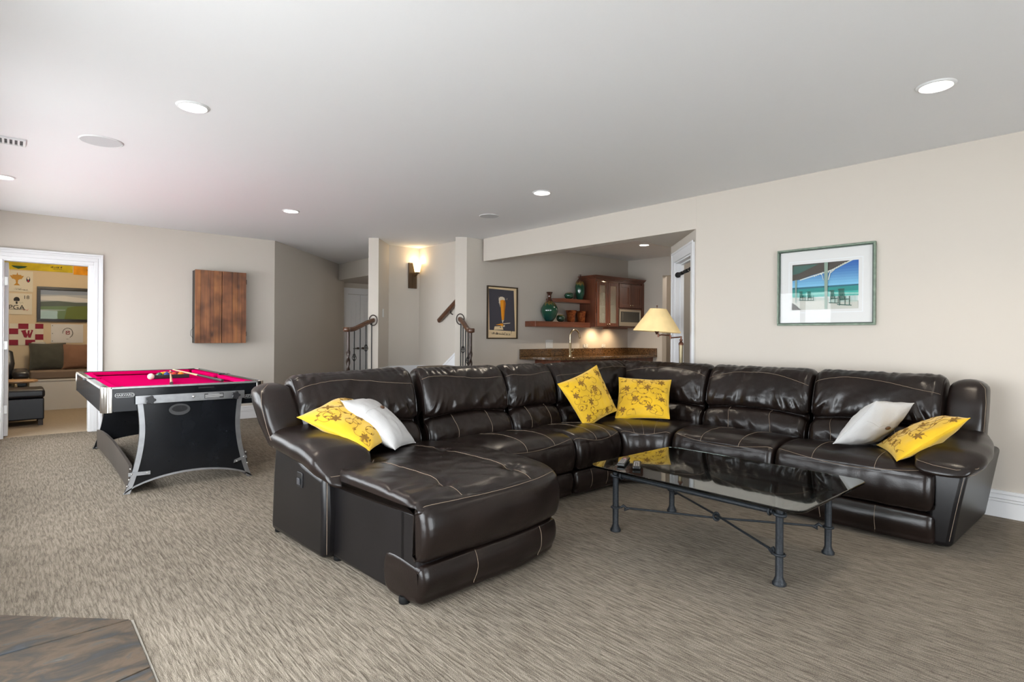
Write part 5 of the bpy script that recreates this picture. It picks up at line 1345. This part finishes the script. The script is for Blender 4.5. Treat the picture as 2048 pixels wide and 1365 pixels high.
def merge(o):
    bm = bmesh.new(); bm.from_mesh(o.data); bmesh.ops.remove_doubles(bm, verts=bm.verts, dist=1e-4); bmesh.ops.recalc_face_normals(bm, faces=bm.faces); bm.to_mesh(o.data); bm.free()
def embroider(pl, t, seed):
    rnd = random.Random(seed); mb = MB()
    def on(u, v): return pl.p(max(-.97, min(.97, u)), max(-.97, min(.97, v)), 1) + Vector((0, 0, .0008))
    def leaf(u, v, a, L, wd):
        ca, sa = math.cos(a), math.sin(a)
        pts = []
        for k in range(7):
            f = k / 6; pts.append((f * L, wd * math.sin(PI * f) ** .8))
        top = [on(u + x * ca - y * sa, v + x * sa + y * ca) for x, y in pts]; bot = [on(u + x * ca + y * sa, v + x * sa - y * ca) for x, y in pts]
        o = len(mb.v); mb.v += [tuple(p) for p in top + bot]
        for k in range(6): mb.f.append((o + k, o + k + 1, o + 8 + k, o + 7 + k)); mb.m.append(0)
    def vine(u, v, a, L, curl, r=.0013):
        pts = []; n = 26; 
        for k in range(n):
            pts.append((u, v)); a += curl * (1 + 2.2 * (k / n) ** 2) / n * 4; u += L / n * math.cos(a); v += L / n * math.sin(a)
        pts = [p for p in pts if abs(p[0]) < .93 and abs(p[1]) < .93]
        if len(pts) > 4: mb.tube([on(*p) for p in pts], r, 4)
        return pts
    for i in range(4):
        for j in range(4):
            u = -.72 + .48 * i + rnd.uniform(-.1, .1); v = -.72 + .48 * j + rnd.uniform(-.1, .1); a = rnd.uniform(0, 6.28)
            if (i + j) % 2 == 0:
                for k in range(6): leaf(u, v, a + k * PI / 3, rnd.uniform(.13, .19), .035)
            pts = vine(u, v, a + 1, rnd.uniform(.7, 1.1), rnd.choice((-1, 1)) * rnd.uniform(.5, 1.3))
            for k in range(6, len(pts) - 2, 7):
                leaf(pts[k][0], pts[k][1], rnd.uniform(0, 6.28), .09, .024)
            vine(u, v, a + 3, .45, rnd.choice((-1, 1)) * 2.2); vine(u, v, a + 4.4, .7, rnd.choice((-1, 1)) * .8)
    e = mb.build('embroidery', M_EMB, t, smooth=60, fixn=False); e['kind'] = 'stuff'
def pillow(lab, c, u, v, w, h, T, kind, seed, flop=0.0, grp=None):
    Rm = orient(c, u, v)
    t = thing('throw_pillow', lab, 'pillow', c, Rm.to_euler(), grp)
    pl = Pillow(w, h, T, seed, flop)
    o = pl.mesh().build('cover', M_YEL if kind == 'y' else (M_WHT if kind == 'w' else kind), t, smooth=80); merge(o)
    n = 40; rim = []
    for (a0, b0, a1, b1) in ((-1, -1, 1, -1), (1, -1, 1, 1), (1, 1, -1, 1), (-1, 1, -1, -1)):
        for k in range(12): f = k / 12; rim.append(pl.p(a0 + (a1 - a0) * f, b0 + (b1 - b0) * f))
    MB().tube(rim, .0025, 5, closed=True).build('seam', M_YEL if kind == 'y' else (M_WHT if kind == 'w' else kind), t, smooth=60)
    if kind == 'y': embroider(pl, t, seed)
    if kind == 'w':
        MB().tube([pl.p(-.9 + 1.8 * k / 20, .28 + .03 * math.sin(k)) + Vector((0, 0, .0005)) for k in range(21)], .0014, 4).build('flap_edge', mat('flap_seam_grey', (.45, .43, .41), .9), t)  # slightly greyer line along the stitched flap seam
        p = pl.p(.0, .24)
        b = MB().ball((p.x, p.y, p.z + .004), .017, 14, 8, (1.35, .8, .45)).build('toggle_button', M_WOODBTN, t, smooth=60)
    return t
pillow('yellow floral pillow standing on its corner against the middle of the sofa back', (3.50, 3.045, .650), (.96, .02, .26), (-.27, .42, .86), .46, .41, .13, 'y', 11, .02, 'yellow floral pillows')
pillow('yellow floral pillow standing upright in the corner of the sectional', (3.965, 2.86, .622), (.50, -.86, .02), (.55, .36, .72), .44, .42, .13, 'y', 12, -.015, 'yellow floral pillows')
pillow('yellow floral pillow leaning over the chaise arm under the white pillow', (1.470, 3.055, .632), (.81, .575, .11), (-.56, .70, .44), .45, .45, .13, 'y', 13, .02, 'yellow floral pillows')
pillow('white linen pillow with toggle button lying on the chaise', (1.645, 3.07, .615), (.735, .672, -.09), (-.48, .61, .63), .41, .42, .15, 'w', 14, 0, 'white linen pillows')
pillow('white linen pillow with toggle button propped on the right end of the sofa', (3.985, 1.172, .612), (.965, -.252, -.078), (-.107, -.644, .758), .38, .38, .15, 'w', 15, 0, 'white linen pillows')
pillow('yellow floral pillow slumped against the arm at the right end of the sofa', (3.960, .916, .575), (-.896, -.443, .042), (.394, -.747, .535), .41, .42, .12, 'y', 16, .02, 'yellow floral pillows')

# ================================================================ side room behind the doorway
M_BENCHW = mat('bench_white', (.66, .66, .66), .5)
M_BENCHC = mat('bench_cushion', (.17, .125, .095), .8, bump=.2, bscale=150)
t = thing('window_bench', 'white built in bench with long taupe seat cushion under the flags', 'bench', (1.2, 11.0, 0))
MB().box(.17, 2.29, 10.79, 11.295, .0, .43).build('body', M_BENCHW, t)
MB().box(.165, 2.29, 10.78, 11.295, .43, .455).build('seat_board', M_BENCHW, t, bevel=.004)
MB().box(.17, 2.28, 10.785, 11.25, .456, .585).build('cushion', M_BENCHC, t, bevel=.03, seg=4)
MB().box(.19, .37, 11.18, 11.29, .586, 1.0).build('end_bolster', mat('bolster_grey', (.42, .41, .39), .8), t, bevel=.03, seg=3)
pillow('dark olive velvet pillow on the side room bench', (.385, 11.06, .785), (1, .05, 0), (0, .30, .95), .44, .42, .15, mat('pillow_olive', (.035, .036, .028), .8, sheen=.4), 21)
pillow('brown pillow on the side room bench beside the olive one', (.775, 11.05, .78), (1, -.03, 0), (0, .30, .95), .46, .40, .15, mat('pillow_brown', (.17, .085, .05), .8, sheen=.3), 22)
M_OTT = mat('ottoman_leather', (.012, .014, .020), .32, spec=.55, bump=.06, bscale=200)
t = thing('storage_ottoman', 'black leather storage ottoman just inside the side room', 'ottoman', (.0, 9.35, 0))
MB().box(-.30, .285, 9.08, 9.62, .075, .335).build('body', M_OTT, t, bevel=.015, seg=3)
MB().box(-.308, .293, 9.072, 9.628, .338, .445).build('lid', M_OTT, t, bevel=.035, seg=4)
for x in (-.26, .25):
    for y in (9.12, 9.58): MB().box(x - .025, x + .025, y - .025, y + .025, 0, .075).build('foot', mat('foot_brown', (.03, .018, .012), .4), t, bevel=.003)
MB().lathe([(.018, .0), (.012, .008)], (.0, 9.079, .12), 10)
t = thing('side_table', 'small round table with pale wooden top on a brass stem beyond the ottoman', 'table', (.02, 9.86, 0))
MB().lathe([(.20, .485), (.225, .495), (.225, .512), (.215, .52)], (.02, 9.86, 0), 32).build('table_top', wood('table_top_pale', (.55, .36, .20), (.36, .20, .10), 'X', .35), t, smooth=40)
MB().lathe([(.13, 0), (.13, .012), (.02, .03), (.015, .485)], (.02, 9.86, 0), 18).build('stem', M_BRASS, t, smooth=40)
t = thing('club_chair', 'black leather club chair half hidden by the open door', 'chair', (-.35, 10.4, 0))
MB().box(-.85, .15, 10.12, 10.72, .06, .42).build('body', M_OTT, t, bevel=.04, seg=3)
loft([((.07, 10.14, .56), (.09, 0, 0), (0, 0, .055)), ((.07, 10.4, .58), (.095, 0, 0), (0, 0, .06)), ((.07, 10.68, .58), (.09, 0, 0), (0, 0, .055))]).build('arm', M_OTT, t, smooth=70)
MB().box(.0, .14, 10.14, 10.70, .40, .56).build('arm_side', M_OTT, t, bevel=.02)
loft([((-.35, 10.66, .45), (.33, 0, 0), (0, .09, 0)), ((-.35, 10.72, .70), (.36, 0, 0), (0, .09, 0)), ((-.35, 10.80, .86), (.34, 0, 0), (0, .07, 0))], ex=4).build('backrest', M_OTT, t, smooth=70)
for x in (-.80, .10): MB().box(x - .025, x + .025, 10.14, 10.19, 0, .06).build('foot', M_BLACKPL, t)
# flags and pictures on the tan wall
def flag(name, lab, x0, x1, z0, z1, base, layers, cat='flag'):
    c = ((x0 + x1) / 2, 11.296, (z0 + z1) / 2); t = thing(name, lab, cat, (c[0], 11.29, z0))
    Mx = facing(c, (0, -1, 0)); w, h = x1 - x0, z1 - z0
    P = []
    for i in range(13):
        P.append([(-w / 2 + w * i / 12, -h / 2 + h * j / 4, .003 + .0022 * math.sin(i * 1.1 + j * .5)) for j in range(5)])
    mb = MB().grid(P); mb.xf(Mx); cl_ = mb.build('cloth', base, t, smooth=60)
    if layers: flatmesh('emblem', layers, Mx, w, h, t, .0065, .0003)
    return t, Mx, w, h, cl_
f_white = mat('flag_white', (.66, .62, .52), .8); f_yel = mat('flag_yellow', (.55, .42, .015), .75, var=.2, vscale=6); f_org = mat('flag_orange', (.78, .32, .01), .75, var=.2, vscale=6)
f_crim = flat('crimson', (.22, .012, .035), .8); f_gold = flat('gold', (.45, .22, .02), .6); f_navy = flat('navy', (.02, .025, .05), .8); f_ink = flat('flag_ink', (.02, .02, .022), .8); f_green = flat('flag_green', (.02, .07, .03), .8); f_red = flat('flag_red', (.5, .02, .03), .8)
def disc(cx, cy, rx, ry, n=18): return [(cx + rx * math.cos(2 * PI * i / n), cy + ry * math.sin(2 * PI * i / n)) for i in range(n)]
t, Mx, w, h, cl_ = flag('yellow_pennant', 'long yellow golf flag pinned above the framed landscape in the side room', -.35, .69, 2.085, 2.40, f_yel, [(f_green, [(.30, .18), (.48, .18), (.45, .10), (.38, .04), (.33, .10)])])
script_marks(cl_, Mx, .25, .40, -.085, .028, f_ink, 6, .008); script_marks(cl_, Mx, .27, .38, -.113, .014, f_ink, 7, .008)
flag('orange_pennant', 'orange golf flag pinned beside the long yellow one', .70, 1.35, 2.06, 2.40, f_org, [(f_ink, [(.25, .25), (.45, .30), (.42, .18), (.33, .14)])])
t, Mx, w, h, cl_ = flag('trophy_flag', 'white flag printed with a gold trophy cup and a small crest', -.26, .212, 1.755, 2.068, f_white,
     [(f_gold, [(.50, .80), (.72, .80), (.70, .62), (.64, .55), (.63, .40), (.69, .30), (.53, .30), (.59, .40), (.58, .55), (.52, .62)]), (f_gold, [(.44, .76), (.50, .76), (.53, .60), (.50, .60)]), (f_gold, [(.72, .76), (.78, .76), (.72, .60), (.69, .60)]), (f_gold, [(.60, .80), (.62, .92), (.64, .80)]),
      (f_navy, disc(.885, .60, .048, .14)), (f_white, disc(.885, .66, .03, .07)), (f_red, [(.86, .50), (.91, .50), (.885, .60)])])
script_marks(cl_, Mx, .02, .10, -.108, .012, f_ink, 8, .008); script_marks(cl_, Mx, .02, .17, -.125, .012, f_ink, 9, .008)
t, Mx, w, h, cl_ = flag('golf_hole_flag', 'white golf flag numbered 18 with red and dark signatures', -.26, .203, 1.414, 1.728, f_white,
     [(f_ink, disc(.62, .70, .075, .13)), (f_white, [(.56, .60), (.68, .60), (.68, .635), (.56, .635)]), (f_ink, [(.595, .50), (.645, .50), (.635, .62), (.605, .62)]), (f_ink, [(.46, .235), (.80, .235), (.80, .25), (.46, .25)])])
lettering('lettering', '18', .075, f_ink, cl_, Mx @ Matrix.Translation((.165, .10, .008)), .0002)
lettering('lettering', 'PGA', .098, f_ink, cl_, Mx @ Matrix.Translation((.055, -.055, .008)), .0002)
MB().tube([Mx @ Vector((.115 + .012 * k, -.088 + .014 * math.sin(k * 2.3), .009)) for k in range(7)], .002, 4).build('signature', f_red, cl_); MB().tube([Mx @ Vector((.08 + .010 * k, .018 + .012 * math.sin(k * 2.1), .009)) for k in range(6)], .0012, 4).build('signature', f_green, cl_)
lay = []
cells = {(0, 3): 1, (2, 3): 1, (4, 3): 1, (1, 2): 1, (3, 2): 0, (4, 1): 1, (1, 0): 1, (3, 0): 1, (0, 1): 1}
X_ = [0, .10, .335, .60, .78, 1.0]
crim = [(.335, .60, .75, 1.0), (.78, 1.0, .77, 1.0), (.10, .335, .51, .77), (.78, 1.0, .25, .51), (.10, .335, 0, .25), (.52, .78, 0, .25), (0, .10, .77, 1.0), (0, .1, .25, .51)]
for (a, b, c, d) in crim: lay.append((f_crim, [(a, c), (b, c), (b, d), (a, d)]))
lay.append((f_crim, [(.43, .62), (.40, .67), (.55, .72), (.53, .66), (.57, .50), (.585, .68), (.63, .70), (.63, .50), (.68, .66), (.66, .71), (.73, .71), (.72, .66), (.66, .34), (.60, .36), (.585, .46), (.55, .34), (.49, .36)]))
flag('checkered_flag', 'cream and crimson checkered flag with a W emblem', -.10, .338, .952, 1.276, f_white, lay)
t, Mx, w, h, cl_ = flag('club_flag', 'white golf club flag with a maroon monogram and round lettering', .428, .826, .985, 1.275, mat('flag_pale', (.62, .62, .63), .6), [(f_navy, disc(.045, .92, .014, .02)), (f_navy, disc(.045, .5, .014, .02)), (f_navy, disc(.045, .10, .014, .02))])
lettering('lettering', 'M', .075, f_crim, cl_, Mx @ Matrix.Translation((.005, .01, .008)), .0002); lettering('lettering', 'C', .085, f_crim, cl_, Mx @ Matrix.Translation((.005, .01, .0085)), .0002)
for k in range(20):
    a = R(150 + 240 * k / 19 + 0); MB().box(-.004, .004, -.006, .006, 0, .0004).xf(Mx @ Matrix.Translation((.005 + .062 * math.cos(a + PI / 2 + 1.05), .01 + .075 * math.sin(a + PI / 2 + 1.05), .008))).build('ring_letter', f_ink, cl_)
script_marks(cl_, Mx, -.012, .022, -.085, .011, f_ink, 10, .008)
# framed golf landscape
t = thing('framed_landscape', 'black framed photograph of a golf course under grey sky in the side room', 'picture', (.66, 11.28, 1.313))
c = (.66, 11.296, 1.58); Mx = facing(c, (0, -1, 0)); W_, H_ = .80, .534
mb = frame4(MB(), W_, H_, .042, .0, .03); mb.xf(Mx); mb.build('frame', M_BLACKPL, t, bevel=.003)
g1, g2, g3, s1, s2, s3 = flat('fairway', (.12, .20, .10)), flat('rough', (.10, .14, .02)), flat('hills', (.07, .10, .085)), flat('cloud_grey', (.38, .40, .44)), flat('cloud_pale', (.60, .60, .60)), flat('sky_blue_grey', (.22, .27, .36))
flatmesh('print', [(s1, [(0, .55), (1, .55), (1, 1), (0, 1)]), (s3, [(0, .82), (1, .86), (1, 1), (0, 1)]), (s2, [(0, .64), (1, .60), (1, .70), (.4, .80), (0, .76)]), (g1, [(0, 0), (1, 0), (1, .58), (0, .58)]), (g3, [(0, .42), (.5, .46), (1, .44), (1, .60), (.6, .58), (.3, .62), (0, .58)]), (g2, [(.40, 0), (1, 0), (1, .50), (.60, .46), (.45, .40)]), (flat('water_pale', (.30, .38, .36)), [(0, .26), (.42, .30), (.42, .33), (0, .32)])], Mx, W_ - .08, H_ - .08, t, .004, .0004)
mb = MB().add([(-W_ / 2 + .042, -H_ / 2 + .042, .018), (W_ / 2 - .042, -H_ / 2 + .042, .018), (W_ / 2 - .042, H_ / 2 - .042, .018), (-W_ / 2 + .042, H_ / 2 - .042, .018)], [(0, 1, 2, 3)]); mb.xf(Mx); mb.build('glass', M_PICGLASS, t)
# warm ceiling light of the side room
t = thing('side_room_light', 'flush ceiling light inside the side room', 'ceiling light', (.5, 9.8, CH))
MB().lathe([(.12, -.05), (.15, -.03), (.15, -.001)], (.5, 9.8, CH), 24).build('diffuser', mat('diffuser_warm', (1, .95, .85), .5, emit=(1, .82, .58), estr=4), t, smooth=50)
d = bpy.data.lights.new('side_room_bulb', 'POINT'); d.energy = 48; d.color = (1, .82, .58); d.shadow_soft_size = .12
o = bpy.data.objects.new('bulb', d); COL.objects.link(o); o.parent = t; o.location = (0, 0, -.12)

t = thing('hall_fill_light', 'added unseen fill light in the hall before the closet doors', 'ceiling light', (5.3, 8.4, 2.145))  # unseen light with fixture, added to brighten the closet doors
MB().lathe([(.10, -.05), (.13, -.03), (.13, -.001)], (5.3, 8.4, 2.145), 24).build('diffuser', mat('diffuser_warm', (1, .95, .85), .5), t, smooth=50)
d = bpy.data.lights.new('hall_fill_bulb', 'POINT'); d.energy = 5; d.color = (1, .93, .85); d.shadow_soft_size = .13
o = bpy.data.objects.new('bulb', d); COL.objects.link(o); o.parent = t; o.location = (0, 0, -.12)

def added_fixture(name, lab, loc, power):  # unseen fixture and bulb added to brighten a dim side space
    t = thing(name, lab, 'ceiling light', loc)
    MB().lathe([(.10, -.05), (.13, -.03), (.13, -.001)], loc, 24).build('diffuser', mat('diffuser_warm', (1, .95, .85), .5), t, smooth=50)
    d = bpy.data.lights.new(name + '_bulb', 'POINT'); d.energy = power; d.color = (1, .93, .85); d.shadow_soft_size = .12
    o = bpy.data.objects.new('bulb', d); COL.objects.link(o); o.parent = t; o.location = (0, 0, -.14)
added_fixture('den_fill_light', 'added unseen fill light in the grey room behind the angled doorway', (5.7, 2.2, CH), 14)  # added to lift the dark wall inside the doorway
added_fixture('bar_hall_fill_light', 'added unseen fill light in the passage beyond the bar', (8.55, 4.9, CH), 14)  # added to lift the dark passage wall
